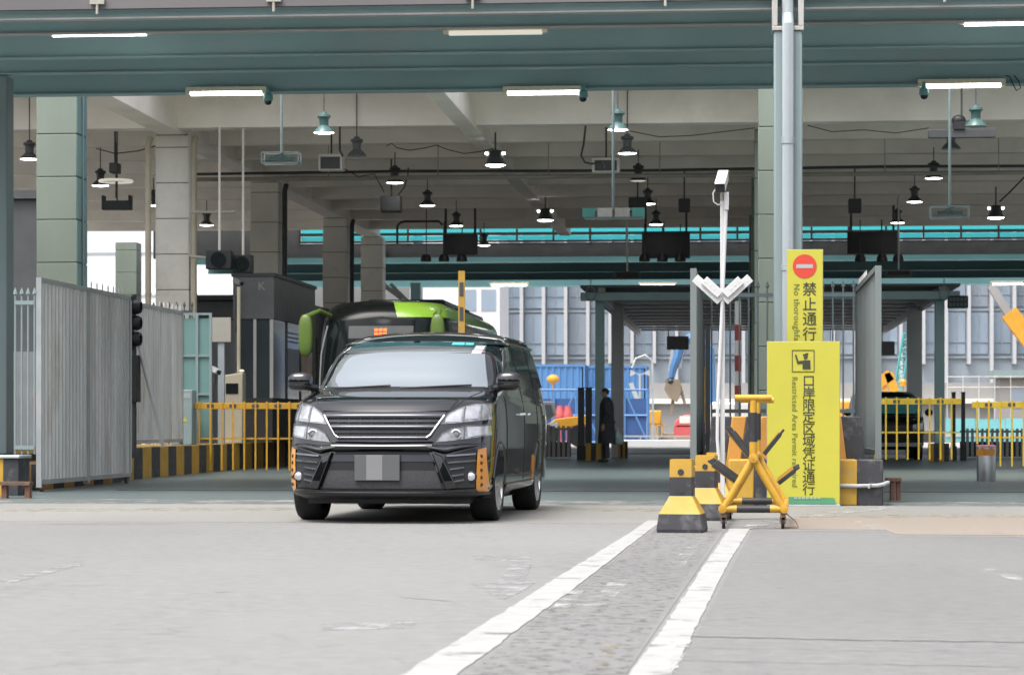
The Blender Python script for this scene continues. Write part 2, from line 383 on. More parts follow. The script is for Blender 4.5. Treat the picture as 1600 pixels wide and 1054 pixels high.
strip('lane_marking', [(1140, 826), (1096, 889), (1040, 976), (960, 1085)], [(1172, 826), (1133, 889), (1090, 976), (1035, 1085)], .0085, 'line_white')
strip('lane_marking', [(1160, 822), (1225, 806), (1330, 796), (1395, 791)], [(1172, 827), (1232, 813), (1335, 801), (1400, 795)], .0125, 'worn_white')
strip('lane_marking', [(0, 795), (470, 793)], [(0, 799), (470, 797)], .009, 'worn_yellow')
strip('lane_marking', [(840, 794), (1140, 795)], [(840, 798), (1140, 799)], .009, 'worn_yellow')
strip('lane_marking', [(1250, 805), (1600, 805)], [(1250, 809), (1600, 809)], .0125, 'worn_yellow')
# faded direction arrow on the road
sheet_poly('road_arrow', gp([(735, 911), (838, 909), (812, 926), (785, 937), (758, 924)]), .004, 'worn_faint')
sheet_poly('road_arrow', gp([(778, 909), (800, 880), (832, 880), (818, 909)]), .0045, 'worn_faint')
sheet_poly('faint_marking', gp([(502, 975), (650, 968), (648, 981), (505, 984)]), .004, 'worn_faint')
sheet_poly('faint_marking', gp([(1520, 886), (1560, 888), (1620, 910), (1590, 910)]), .009, 'worn_white')
sheet_poly('faint_marking', gp([(1325, 815), (1345, 815), (1395, 826), (1370, 828)]), .013, 'worn_white')
sheet_poly('faint_marking', gp([(738, 868), (828, 868), (826, 876), (742, 874)]), .004, 'worn_faint')
sheet_poly('faint_marking', gp([(0, 906), (95, 884), (130, 882), (20, 910)]), .004, 'worn_faint')
def seam(pts, wd, m='joint', z=.0095):
    b = MB()
    P_ = [G(*p) for p in pts]; rows = [[], []]
    random.seed(int(pts[0][0] + pts[0][1]))
    for i in range(len(P_) - 1):
        for k in range(14):
            p = P_[i].lerp(P_[i + 1], k / 14); j = random.uniform(-.018, .018); q = wd * random.uniform(.3, 1.)
            rows[0].append((p.x, p.y + j - q, z)); rows[1].append((p.x, p.y + j + q, z))
    b.grid([[(p[0], p[1], p[2] * .55) for p in r] for r in rows]); struct(b.build('road_seam', m, smooth=False))
seam([(1062, 994), (1300, 1000), (1640, 1004)], .026, 'midgrey')
seam([(1050, 1012), (1640, 1022)], .005, 'midgrey')
seam([(1040, 1032), (1640, 1044)], .008, 'midgrey')
sheet_poly('rubble_patch', gp([(1030, 822), (1075, 820), (1128, 828), (1090, 880), (1082, 884), (1052, 940), (1040, 948), (985, 1040), (975, 1080), (705, 1080), (775, 1020), (790, 1012), (850, 950), (866, 944), (925, 890), (935, 886), (985, 846), (1000, 842)]), .0065, 'rubble')
for pts in ([(1075, 852), (1095, 852), (1065, 888), (1040, 890)], [(905, 938), (960, 936), (950, 948), (900, 947)], [(850, 978), (905, 976), (900, 990), (845, 990)], [(955, 905), (985, 905), (960, 935), (930, 935)], [(880, 925), (915, 920), (890, 950), (865, 950)], [(1060, 1000), (1082, 998), (1052, 1060), (1040, 1060)]): sheet_poly('worn_paint', gp(pts), .0095, 'worn_white')
for pts in ([(990, 858), (1005, 858), (1000, 868), (985, 868)], [(875, 948), (895, 946), (890, 956), (870, 957)], [(945, 1010), (965, 1010), (945, 1050), (925, 1050)]): sheet_poly('worn_paint', gp(pts), .0092, 'worn_orange')
seam([(1182, 829), (1384, 831), (1398, 838), (1640, 840)], .02, 'midgrey')
seam([(0, 819), (200, 818), (285, 818)], .03, 'midgrey', .0048)
seam([(625, 933), (720, 940)], .012, 'midgrey', .0048)
seam([(770, 884), (1110, 891)], .012, 'midgrey', .0065)
b = MB()
for x0, x1 in ((-8.2, -.6), (1.9, 21.)): b.box(x0, x1, 33.3, 33.55, .001, .008)
struct(b.build('floor_drain', 'joint'))

# ================================================================== FRONT CANOPY
fc = thing('front_canopy', 'teal steel canopy spanning the whole top of the picture on pale steel posts', 'canopy', (0, 31, 0))
X0, X1 = -15, 19
for i, (y, top, hw) in enumerate(((0, .40, .07), (1.02, .44, .07), (3.15, .46, .075), (4.65, .46, .075), (7.0, .62, .12))):
    b = MB(); z = 5.84 if i else 5.86
    b.box(X0, X1, y - .012, y + .012, z + .03, z + top); b.mat(1 if i < 2 else 0).box(X0, X1, y - hw, y + hw, z, z + .024)
    b.build('roof_beam', ['teal', 'flange'], fc, bevel=.004)
b = MB(); b.box(X0, X1, .03, 7.3, 6.36, 6.44)
for k in range(9): b.box(X0 + 2.5 * k, X0 + 2.5 * k + .12, .03, 7.2, 6.27, 6.36)
b.build('roof_deck', 'teal', fc)
b = MB(); b.box(X0, X1, -.16, -.08, 5.97, 7.2); b.build('fascia', 'soffit', fc)
for px in (155, 430, 740, 1040, 1475):
    x = XP(px, 30.9); b = MB(); b.tube([(x, -.2, 5.9), (x, -.2, 6.06)], .018); b.box(x - .09, x + .09, -.22, -.17, 6.02, 6.10); b.build('gutter_hanger', 'pipe', fc)
def steel_post(x, y, parent, top=6.0):
    b = MB(); b.box(x, x + .335, y, y + .02, .45, top); b.box(x, x + .335, y + .28, y + .30, .45, top); b.box(x + .15, x + .185, y + .021, y + .279, .45, top)
    b.mat(1).box(x - .05, x + .385, y - .05, y + .35, .40, .45)
    return b.build('steel_post', ['teal_light', 'teal_light'], parent, bevel=.004)
xr = XP(1209, 30.6); xl = XP(11, 30.6) - .335
xl = XP(11, 35.6) - .335; b = MB(); b.box(xl, xl + .335, 4.6, 4.95, .45, 5.83); b.build('post', 'teal_light', fc, bevel=.02)
b = MB(); b.box(13, 13.335, -.45, -.15, .02, 5.83); b.build('post', 'teal_light', fc, bevel=.02)
for x in (xr,):
    b = MB(); b.box(x, x + .335, -.45, -.15, .02, 5.55)
    b.build('post', 'teal_light', fc, bevel=.02)
    b = MB(); b.box(x - .02, x + .355, -.47, -.13, 5.55, 5.60); b.box(x - .02, x + .045, -.47, -.13, 5.60, 6.0); b.box(x + .29, x + .355, -.47, -.13, 5.60, 6.0); b.build('post_bracket', 'flange', fc, bevel=.006)
x = xr + .165
b = MB(); b.tube([(x, -.52, .1), (x, -.52, 5.62), (x, -.36, 5.75), (x, -.3, 6.4)], .07, 14)
for z in (1.2, 2.7, 4.2): b.lathe([(.078, z), (.078, z + .08)], (x, -.52, 0), 14)
b.build('downpipe', 'whitegrey', fc)

# ================================================================== HALL
hall = thing('checkpoint_hall', 'concrete drive-through hall behind the teal canopy with tiled columns and ribbed ceiling', 'building', (0, 41, 0))
def column(x, y, w, h, mats, parent=hall, dx=.67):
    b = MB(); b.box(x + .012, x + w - .012, y + .012, y + dx - .012, 0, h)
    z = .02
    while z < h - .05:
        z1 = min(z + .70, h); e = .003 * math.sin(z * 7 + x)
        b.mat(1).box(x + e, x + w + e, y, y + dx, z, z1 - .014); z = z1
    b.mat(0)
    return b.build('column', mats, parent, bevel=.006)
YC = [0, 8.6, 18.5, 29.1, 36.3]
xc = XP(57, 41)
for i, y in enumerate(YC):
    column(xc, y, .67, 6.56, ['joint', 'tile' if i == 0 else 'tile_grey'])
    if i < 4: column(XP(1185, 41), y, .70, 6.56, ['joint', 'tile'])
    column(12.2, y, .70, 6.56, ['joint', 'tile'])
column(XP(180, 79), 38, .68, 6.56, ['joint', 'tile'])
b = MB(); b.box(xc + .02, xc + .65, -.004, -.001, 0, 0.01)
# teal side facing of the nearest column
b = MB()
for k in range(9): b.box(xc + .672, xc + .678, .004, .66, .03 + .7 * k, .70 + .7 * k)
b.build('column_facing', 'tile_teal', hall)
for k, (dx_, y) in enumerate(((-.12, 8.5), (.79, 8.5), (.80, 18.6), (.80, 29.2))):
    b = MB(); x = xc + dx_; b.tube([(x, y, .4), (x, y, 6.35), (x + .02, y + .1, 6.5)], .06, 10)
    for z in (1.5, 3.4, 5.2): b.lathe([(.07, z), (.07, z + .05)], (x, y, 0), 10)
    b.build('drain_pipe', 'pvc' if k < 2 else 'darkgrey', hall)
b = MB(); x = xc + .70; b.tube([(x, .3, .4), (x, .3, 4.2), (x - .01, .32, 5.2), (x, .3, 6.4)], .018, 8); b.tube([(x, .45, 3.3), (x + .02, .45, 4.4), (x + .01, .5, 4.6), (x, .5, 6.4)], .009, 6); b.build('conduit', 'teal_light', hall)
for x, wd in ((xc + .08, .5), (XP(716, 49), .34), (XP(1215, 41), .4)):
    b = MB(); b.box(x, x + wd, .3, 36.4, 6.56, 7.3); b.build('girder', 'concrete', hall, bevel=.01)
for i, y in enumerate((8.0, 11.0, 13.9, 17.0, 20.3, 23.7, 27.0, 30.5, 34.)):
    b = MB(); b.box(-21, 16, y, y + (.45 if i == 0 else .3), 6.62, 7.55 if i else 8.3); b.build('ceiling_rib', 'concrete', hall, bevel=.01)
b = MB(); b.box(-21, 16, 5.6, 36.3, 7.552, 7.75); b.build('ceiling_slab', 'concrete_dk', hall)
b = MB(); y = 13.; b.tube([(-12, y, 6.10), (10, y, 6.10)], .045, 10)
for k in range(9):
    x = -11 + 2.35 * k; b.tube([(x, y, 6.1), (x, y, 6.9)], .012, 6)
b.build('ceiling_pipe', 'pipe', hall)
b = MB(); y = 13.3; b.tube([(-12, y, 6.24), (-7, y, 6.27), (-2, y, 6.24), (3, y, 6.28), (10, y, 6.25)], .03, 8); b.build('ceiling_pipe', 'darkgrey', hall)
b = MB(); y = 26.; b.tube([(-8.9, y, 5.6), (-8.9, y, 6.08), (-8.82, y, 6.17), (-8.7, y, 6.2), (-7.8, y, 6.2), (-7.7, y, 6.1)], .03, 8); b.build('ceiling_pipe', 'darkgrey', hall)
# band over the far end, with daylight coming through cyan panels
b = MB(); b.box(-18, 16, 37.1, 37.3, 5.98, 6.40); b.box(-18, -13.42, 37.1, 37.3, 6.401, 6.9); b.build('end_band', 'darkgrey', hall)
k = 0; x = -13.4
while x < 11:
    wd = 1.12
    for z0, z1 in ((6.50, 6.63), (6.73, 6.88)):
        b = MB(); b.prism([(37.25, z0), (37.265, z0), (37.165, z1), (37.15, z1)], x + .03, x + wd - .03, 'yz'); b.build('clerestory_panel', 'cyan_panel', hall)
    x += wd
b = MB()
for z, q in ((6.45, .03), (6.68, .045), (6.91, .025)): b.box(-13.4, 11, 37.08, 37.1, z - q, z + q)
for k in range(23): b.box(-13.43 + 1.12 * k, -13.37 + 1.12 * k, 37.06, 37.079, 6.42, 6.9)
b.build('clerestory_frame', 'dark', hall)
# dark side room
t_ = thing('guard_room', 'dark windowless concrete room behind the left steel post', 'building', (-15.2, 46, 0))
b = MB(); b.box(-2.6, 2.75, 0, 1.2, 0, 5.0); b.build('wall', 'darkgrey', t_, bevel=.02)
b = MB(); b.box(-2.9, 2.85, -.1, 1.3, 5.0, 5.15); b.build('roof', 'darkgrey', t_)
b = MB(); b.box(1.6, 2.6, -.03, -.002, .02, 2.2); b.build('door', 'midgrey', t_)

# ================================================================== REAR CANOPY
rc = thing('rear_canopy', 'dark teal steel canopy beyond the hall under the cyan light strip', 'canopy', (0, 79, 0))
for y in (0, 5, 9.5, 14.):
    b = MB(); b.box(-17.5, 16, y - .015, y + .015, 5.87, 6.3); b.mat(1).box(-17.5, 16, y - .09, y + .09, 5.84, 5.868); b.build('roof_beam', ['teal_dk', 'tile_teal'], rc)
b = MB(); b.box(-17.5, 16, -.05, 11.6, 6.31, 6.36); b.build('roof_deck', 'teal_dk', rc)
for px in (651, 1640):
    x = XP(px, 90); b = MB(); b.box(x - .17, x + .17, 10.6, 10.9, 0, 5.83); b.build('post', 'teal', rc)
    b = MB(); b.bar((x - .9, 10.75, 5.8), (x, 10.75, 4.9), .12, .12); b.build('brace', 'flange', rc)
for px, py in ((470, 370), (565, 420)):
    p = W(px, py, 80); b = MB(); b.bar((p.x, 1, p.z), (p.x + 1.3, 1, p.z - .95), .14, .14, (0, 1, 0)); b.build('brace', 'flange', rc)

# ================================================================== LANE CANOPY
lc = thing('lane_canopy', 'low slatted grey canopy over the far lane above the standing person', 'canopy', (0, 60, 0))
xa, xb = XP(907, 60), XP(1500, 60); zb = ZP(470, 60)
b = MB(); b.box(xa, xb, 0, .2, zb, zb + .19); b.build('front_beam', 'teal', lc, bevel=.005)
b = MB(); b.box(xa, xb, -.1, 24, zb + .30, zb + .36); b.build('roof_sheet', 'soffit', lc)
for x in (XP(935, 60), XP(1466, 60)):
    b = MB(); b.box(x - .02, x + .10, .22, 24, zb + .0, zb + .28); b.build('side_beam', 'white_clean', lc)
for k in range(11):
    y = 1.4 + 2.1 * k; b = MB(); b.box(xa + .6, xb - .6, y, y + .5, zb + .10, zb + .15); b.build('slat', 'white_clean', lc)
for px0, px1, py0, m_, y in ((930, 944, 60, 'teal', 60.25), (955, 974, 66, 'white_clean', 66), (1461, 1476, 60, 'teal', 60.25), (1418, 1441, 66, 'white_clean', 66)):
    a, c = XP(px0, y), XP(px1, y); b = MB(); b.box(a, c, y - 60, y - 60 + (c - a), 0, zb - .002 + (.0 if y < 61 else .1)); b.build('post', m_, lc, bevel=.01)
for x in (xa + .5, (xa + xb) / 2 - 1.2, (xa + xb) / 2 + 1.2, xb - .4):
    b = MB(); b.box(x - .08, x + .08, -.05, .3, zb + .192, zb + .298); b.build('spacer', 'pipe', lc)

sd = thing('inspection_shed', 'large dark shed behind the left booth and tiled columns', 'shed', (-12.65, 62, 0))
b = MB(); b.box(-1.35, 1.35, 0, 12, 0, 3.9); b.build('wall', 'darkgrey', sd, bevel=.03); b = MB(); b.box(-1.5, 1.5, -.15, 12.2, 3.902, 4.02); b.build('roof', 'dark', sd)
b = MB(); b.box(-.9, .9, -.02, -.001, .02, 3.4); b.build('door', 'midgrey', sd); b = MB()
for k in range(4): b.box(1.351, 1.37, .8 + 2.8 * k, 2.8 + 2.8 * k, 1.6, 3.2)
b.build('window', 'glass_booth', sd)
tb_ = thing('white_tower', 'white tiled building glimpsed between the left tiled columns', 'building', (XP(150, 130), 130, 0))
b = MB(); b.box(-4.5, 9, 0, 8, 0, 22); b.build('wall', 'stone', tb_); b = MB()
for k in range(9): b.box(-4.5, 9, -.06, -.001, .8 + 2.2 * k, .9 + 2.2 * k)
b.build('floor_band', 'whitegrey', tb_)
# added unseen ridge behind the camera, darkens reflections in the van's front
b = MB(); rows = [[], []]; random.seed(11)
for k in range(60):
    a = R(-100 + 200 * k / 59); rr = 120; h = 20 + 7 * math.sin(k * .7) + random.uniform(0, 3)
    h += 8; rows[0].append((rr * math.sin(a), -rr * math.cos(a), -1)); rows[1].append((1.15 * rr * math.sin(a), -1.15 * rr * math.cos(a), h))
b.grid(rows); mk('unseen_ridge_green', (.045, .06, .04), .9, var=.3, scale=.1); struct(b.build('unseen_ridge', 'unseen_ridge_green'))
# ================================================================== OFFICE BUILDING
ob = thing('office_building', 'large glass office block with white vertical fins filling the far background', 'building', (0, 170, 0))
xw0, xw1 = XP(640, 170), XP(1760, 170)
b = MB(); b.box(xw0, xw1, .5, 20, 0, 34); b.build('wall', 'spandrel', ob)
zf = [ZP(590, 170), ZP(560, 170), ZP(487, 170), ZP(412, 170), ZP(340, 170)]
pitch = 34.6 * 170 / 4000; n = int((xw1 - xw0) / pitch); xs = XP(815.5, 170); xs -= pitch * int((xs - xw0) / pitch)
random.seed(3)
for i in range(n):
    x = xs + i * pitch
    b = MB(); b.box(x - .11, x + .11, -.5, .5, ZP(random.choice((568, 570, 600, 610)), 170), 34); b.build('fin', 'fin', ob)
    for j in range(3 if i % 2 else 3):
        b = MB(); z0, z1 = zf[j + 1] + .25, zf[j + 2] - .12; e = random.uniform(0, .02)
        b.box(x + .18, x + pitch - .18, .38 + e, .49, z0, z1); b.mat(1).box(x + pitch * .5 - .03, x + pitch * .5 + .03, .33, .379, z0, z1); b.box(x + .18, x + pitch - .18, .335, .379, z0 + .75, z0 + .81); b.build('window', [random.choice(('curtain', 'curtain', 'curtain_b')), 'spandrel'], ob)
for z in zf[1:]:
    b = MB(); b.box(xw0, xw1, .34, .499, z - .04, z + .1); b.build('floor_band', 'spandrel', ob)
b = MB(); b.box(xw0, xw1, -1.2, .29, 0, zf[0] - .5); b.build('podium', 'site_grey', ob)
wb = thing('white_building', 'pale stone building face between the coach and the glass office block', 'building', (XP(745, 150), 150, 0))
b = MB(); b.box(-3.2, 1.35, 0, 6, 0, 12); b.build('wall', 'stone', wb)
for px0, px1, py0, py1 in ((752, 775, 452, 485), (722, 744, 452, 485), (752, 775, 520, 545)):
    b = MB(); b.box(XP(px0, 150) - wb.location.x, XP(px1, 150) - wb.location.x, -.05, -.002, ZP(py1, 150), ZP(py0, 150)); b.build('window', 'curtain', wb)
# ================================================================== waterline loft for vehicles
class Loft:
    """stack of rounded outlines: z -> half width w, front y, front length L, exponent e, rear y"""
    def __init__(s, lv): s.lv = lv; s.zs = [l[0] for l in lv]
    def at(s, z):
        zs = s.zs; z = min(max(z, zs[0]), zs[-1]); i = 0
        while i < len(zs) - 2 and z > zs[i + 1]: i += 1
        h = zs[i + 1] - zs[i]; t = (z - zs[i]) / h; out = []
        for k in range(1, 6):
            d = [(s.lv[j + 1][k] - s.lv[j][k]) / (zs[j + 1] - zs[j]) for j in range(len(zs) - 1)]
            def slope(j):
                if j == 0: return d[0]
                if j == len(zs) - 1: return d[-1]
                return 0 if d[j - 1] * d[j] <= 0 else 2 * d[j - 1] * d[j] / (d[j - 1] + d[j])
            m0, m1 = slope(i) * h, slope(i + 1) * h; a, b = s.lv[i][k], s.lv[i + 1][k]
            out.append((2 * t**3 - 3 * t**2 + 1) * a + (t**3 - 2 * t**2 + t) * m0 + (-2 * t**3 + 3 * t**2) * b + (t**3 - t**2) * m1)
        return out
    def front(s, x, z):
        w, yf, L, e, yr = s.at(z); r = min(abs(x) / w, 1.)
        return yf + L * (1 - (1 - r**e) ** (1 / e))
    def side(s, y, z):
        w, yf, L, e, yr = s.at(z)
        if y >= yf + L: return w
        r = max(0., 1 - (y - yf) / L); return w * max(0., 1 - min(r, 1)**e) ** (1 / e)
    def ring(s, z, n=26, rl=.5, re=4.):
        w, yf, L, e, yr = s.at(z); pts = []
        for i in range(-n, n + 1):
            a = math.pi / 2 * i / n; sx = math.sin(a)
            pts.append((w * math.copysign(abs(sx) ** (2 / e), sx), yf + L * (1 - abs(math.cos(a)) ** (2 / e)), z))
        m = 10
        for k in range(1, m): pts.append((w, yf + L + (yr - rl - yf - L) * k / m, z))
        for i in range(n, -n - 1, -2):
            a = math.pi / 2 * i / n; sx = math.sin(a)
            pts.append((w * math.copysign(abs(sx) ** (2 / re), sx), yr - rl * (1 - abs(math.cos(a)) ** (2 / re)), z))
        for k in range(m - 1, 0, -1): pts.append((-w, yf + L + (yr - rl - yf - L) * k / m, z))
        return pts
    def body(s, b, N=46, zs=None):
        zs = zs or [s.zs[0] + (s.zs[-1] - s.zs[0]) * i / N for i in range(N + 1)]
        rows = [s.ring(z) for z in zs]; st = b.grid(rows, True); k = len(rows[0])
        b.face([st[0] + i for i in range(k)][::-1]); b.face([st[-1] + i for i in range(k)])
def lerp_poly(pl, t):
    n = len(pl) - 1; i = min(int(t * n), n - 1); f = t * n - i
    return (pl[i][0] + (pl[i + 1][0] - pl[i][0]) * f, pl[i][1] + (pl[i + 1][1] - pl[i][1]) * f)
def fpatch(b, lf, top, bot, off=.006, th=.02, nx=14, nz=5, bulge=0):
    rows = []
    for j in range(nz + 1):
        r = []
        for i in range(nx + 1):
            p, q = lerp_poly(top, i / nx), lerp_poly(bot, i / nx); x = p[0] + (q[0] - p[0]) * j / nz; z = p[1] + (q[1] - p[1]) * j / nz
            r.append((x, lf.front(x, z) - off - bulge * math.sin(math.pi * j / nz), z))
        rows.append(r)
    return b.sheet(rows, th, (0, 1, 0))
def spatch(b, lf, sgn, top, bot, off=.005, th=.02, nx=12, nz=5):
    rows = []
    for j in range(nz + 1):
        r = []
        for i in range(nx + 1):
            p, q = lerp_poly(top, i / nx), lerp_poly(bot, i / nx); y = p[0] + (q[0] - p[0]) * j / nz; z = p[1] + (q[1] - p[1]) * j / nz
            r.append((sgn * (lf.side(y, z) + off), y, z))
        rows.append(r)
    return b.sheet(rows, th, (-sgn, 0, 0))
def ftube(b, lf, pl, r=.005, off=.004, n=10, sides=6):
    ps = []
    for i in range(n + 1):
        x, z = lerp_poly(pl, i / n); ps.append((x, lf.front(x, z) - off, z))
    return b.tube(ps, r, sides)
def stube(b, lf, sgn, pl, r=.005, off=.002, n=14):
    ps = []
    for i in range(n + 1):
        y, z = lerp_poly(pl, i / n); ps.append((sgn * (lf.side(y, z) + off), y, z))
    return b.tube(ps, r, 6)
def cut_body(o, cutters):
    """wheel arches taken out of the body"""
    for c in cutters:
        mo = o.modifiers.new('cut', 'BOOLEAN'); mo.operation = 'DIFFERENCE'; mo.object = c; mo.solver = 'EXACT'
    bpy.context.view_layer.update(); dg = bpy.context.evaluated_depsgraph_get()
    me = bpy.data.meshes.new_from_object(o.evaluated_get(dg)); o.modifiers.clear(); o.data = me
    for c in cutters: bpy.data.objects.remove(c)
    me.shade_smooth(); me.set_sharp_from_angle(angle=R(32))
def wheel(parent, x, y, r, wd, sgn, spokes=7, rim_r=.72):
    ro = r * rim_r
    b = MB(); h = wd / 2
    b.lathe([(ro, -h * .92), (r * .93, -h), (r * .985, -h * .82), (r, -h * .5), (r, h * .5), (r * .985, h * .82), (r * .93, h), (ro, h * .92)], (0, 0, 0), 36, 'x', cap=False)
    b.lathe([(ro, -h * .92), (ro - .01, -h * .2), (ro - .01, h * .2), (ro, h * .92)], (0, 0, 0), 36, 'x', cap=False)
    t = b.build('tyre', 'rubber', None)
    wo = bpy.data.objects.new('wheel', None); COL.objects.link(wo); wo.parent = parent; wo.location = (x, y, r); t.parent = wo
    b = MB(); s = sgn
    b.lathe([(ro, s * h * .7), (ro, s * h * .95), (ro * .93, s * h * .97), (ro * .9, s * h * .7)], (0, 0, 0), 36, 'x', cap=False)
    b.lathe([(.001, s * h * .75), (ro * .2, s * h * .75), (ro * .17, s * h * .86), (.001, s * h * .88)], (0, 0, 0), 18, 'x', cap=False)
    for k in range(spokes):
        a = 2 * math.pi * k / spokes
        for da in (-.1, .1):
            b.bar((s * h * .78, ro * .12 * math.cos(a), ro * .12 * math.sin(a)), (s * h * .86, ro * .93 * math.cos(a + da), ro * .93 * math.sin(a + da)), .03 * r / .33, .03, (1, 0, 0))
    b.mat(1).lathe([(.001, s * h * .3), (ro * .98, s * h * .3)], (0, 0, 0), 30, 'x', cap=False)
    b.build('rim', ['alloy', 'dark'], wo)
    return wo

# ================================================================== VAN
mk('sun_tint', (.010, .045, .053), .25, var=.1, spec=1.3)
VY = 22.6; VX = XP(596, VY)
van = thing('passenger_van', 'glossy black passenger van with body kit facing the camera at the front of the lane', 'van', (VX, VY, 0), R(-2.5)); van.scale = (1.025, 1, 1)
LV = Loft([(.215, .80, .10, .70, 3.0, 4.75), (.25, .87, .02, .75, 3.2, 4.82), (.34, .905, .0, .8, 3.4, 4.86), (.55, .92, .015, .8, 3.4, 4.87), (.70, .925, .03, .85, 3.2, 4.86), (.86, .925, .06, .9, 3.0, 4.86),
           (.975, .92, .105, .92, 2.9, 4.85), (1.03, .915, .16, .92, 2.8, 4.84), (1.09, .908, .235, .88, 2.7, 4.83), (1.12, .90, .33, .85, 2.65, 4.83), (1.15, .895, .53, .82, 2.6, 4.82), (1.19, .885, .82, .78, 2.6, 4.81), (1.22, .878, .98, .78, 2.6, 4.81),
           (1.40, .84, 1.28, .76, 2.6, 4.78), (1.56, .795, 1.54, .75, 2.6, 4.73), (1.60, .785, 1.655, .75, 2.55, 4.72), (1.64, .775, 1.80, .75, 2.55, 4.70), (1.69, .755, 1.98, .76, 2.5, 4.68), (1.735, .725, 2.18, .8, 2.4, 4.62), (1.775, .64, 2.42, .85, 2.3, 4.5), (1.80, .48, 2.7, .8, 2.2, 4.3), (1.81, .26, 3.0, .5, 2.1, 4.0)])
b = MB(); LV.body(b, N=64); body = b.build('body', 'van_paint', van)
cut = []
for yy in (.93, 3.86):
    for sx in (-1, 1):
        c = MB(); c.lathe([(.375, .56), (.375, 1.2)] if sx > 0 else [(.375, -1.2), (.375, -.56)], (0, yy, .335), 40, 'x'); cut.append(c.build('cutter', 'dark'))
cut_body(body, cut)
body.data.materials.append(M['van_side_lightened']); k = len(body.data.materials) - 1
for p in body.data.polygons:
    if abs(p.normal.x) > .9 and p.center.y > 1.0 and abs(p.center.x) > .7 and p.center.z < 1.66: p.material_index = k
b = MB()
for yy in (.93, 3.86):
    for sx in (-1, 1):
        rows = []
        for xx in (.565, .885):
            rows.append([(sx * xx, yy + .372 * math.cos(a), .335 + .372 * math.sin(a)) for a in [R(-18) + R(216) * k / 20 for k in range(21)]])
        b.grid(rows)
b.box(-.72, .72, .35, 4.6, .17, .23); b.build('underbody', 'dark', van)
for yy in (.93, 3.86):
    for sx in (-1, 1): wheel(van, sx * .795, yy, .335, .235, sx)
# windscreen and top strip
b = MB(); zt, zb_ = 1.685, 1.232
fpatch(b, LV, [(-.63 + 1.26 * i / 8, zt - .012 * (abs(i - 4) / 4) ** 2) for i in range(9)], [(-.755 + 1.51 * i / 8, zb_) for i in range(9)], .004, .012, 30, 14); b.build('windscreen', 'windscreen', van)
b = MB(); fpatch(b, LV, [(-.625, 1.674), (0, 1.684), (.625, 1.674)], [(-.655, 1.618), (0, 1.642), (.655, 1.618)], .006, .004, 20, 2); b.build('sun_strip', 'sun_tint', van)
b = MB(); fpatch(b, LV, [(-.78, 1.236), (.78, 1.236)], [(-.80, 1.192), (.80, 1.192)], .008, .02, 20, 2); b.build('cowl', 'van_trim', van)
for pl in ([(-.62, 1.222), (-.1, 1.250)], [(.0, 1.222), (.62, 1.252)]):
    b = MB(); ftube(b, LV, pl, .008, .022); b.build('wiper', 'dark', van)
for x0, x1, z0, z1, m_ in ((.335, .445, 1.648, 1.672, 'sticker_teal'), (.455, .525, 1.648, 1.67, 'sticker_teal'), (.555, .635, 1.60, 1.642, 'white'), (.55, .632, 1.555, 1.596, 'sticker_pink')):
    b = MB(); fpatch(b, LV, [(x0, z1), (x1, z1)], [(x0, z0), (x1, z0)], .0085, .003, 4, 2); b.build('windscreen_sticker', m_, van)
b = MB(); b.ball((0, 1.98, 1.60), .11, .02, .03); 
# bonnet edge, shut lines
b = MB()
ftube(b, LV, [(-.585, 1.02), (-.56, .995), (0, .991), (.56, .995), (.585, 1.02)], .006, .001, 20); ftube(b, LV, [(.585, 1.02), (.74, 1.19)], .005, .0, 10); ftube(b, LV, [(-.585, 1.02), (-.74, 1.19)], .005, .0, 10)
b.build('shut_line', 'dark', van)
b = MB(); fpatch(b, LV, [(-.62, 1.105), (-.3, 1.085), (0, 1.083), (.3, 1.085), (.62, 1.105)], [(-.56, 1.01), (-.3, 1.0), (0, .996), (.3, 1.0), (.56, 1.01)], .012, .03, 24, 8, .004); b.build('bonnet_moulding', 'van_paint', van)
# grille
b = MB(); fpatch(b, LV, [(-.50, .955), (.50, .955)], [(-.40, .76), (.40, .76)], .004, .02, 20, 4); gr = b.build('grille', 'dark', van)
b = MB()
for top, z0, z1, xa_, xb_ in ((.0, .944, .989, .545, .51), (.0, .847, .881, .475, .455), (0, .752, .782, .425, .40)):
    fpatch(b, LV, [(-xa_, z1), (xa_, z1)], [(-xb_, z0), (xb_, z0)], .022, .03, 22, 6, .012)
b.build('grille_bar', 'grille_bar', gr)
b = MB()
for z in (.912, .815):
    x = .40 + (z - .76) * .5; fpatch(b, LV, [(-x, z + .006), (x, z + .006)], [(-x, z - .006), (x, z - .006)], .02, .02, 20, 1)
for k in range(-4, 5):
    for z0, z1 in ((.882, .943), (.783, .846)): fpatch(b, LV, [(k * .1 - .003, z1), (k * .1 + .003, z1)], [(k * .1 - .003, z0), (k * .1 + .003, z0)], .014, .012, 1, 1)
b.build('grille_slat', 'van_trim', gr)
b = MB()
for sx in (-1, 1): ftube(b, LV, [(sx * .535, .965), (sx * .50, .91), (sx * .425, .79), (sx * .39, .765)], .012, .026, 12, 8)
b.build('grille_edge', 'edge_metal', gr)
b = MB(); fpatch(b, LV, [(-.08, .865), (.08, .865)], [(-.07, .80), (.07, .80)], .034, .01, 4, 2)
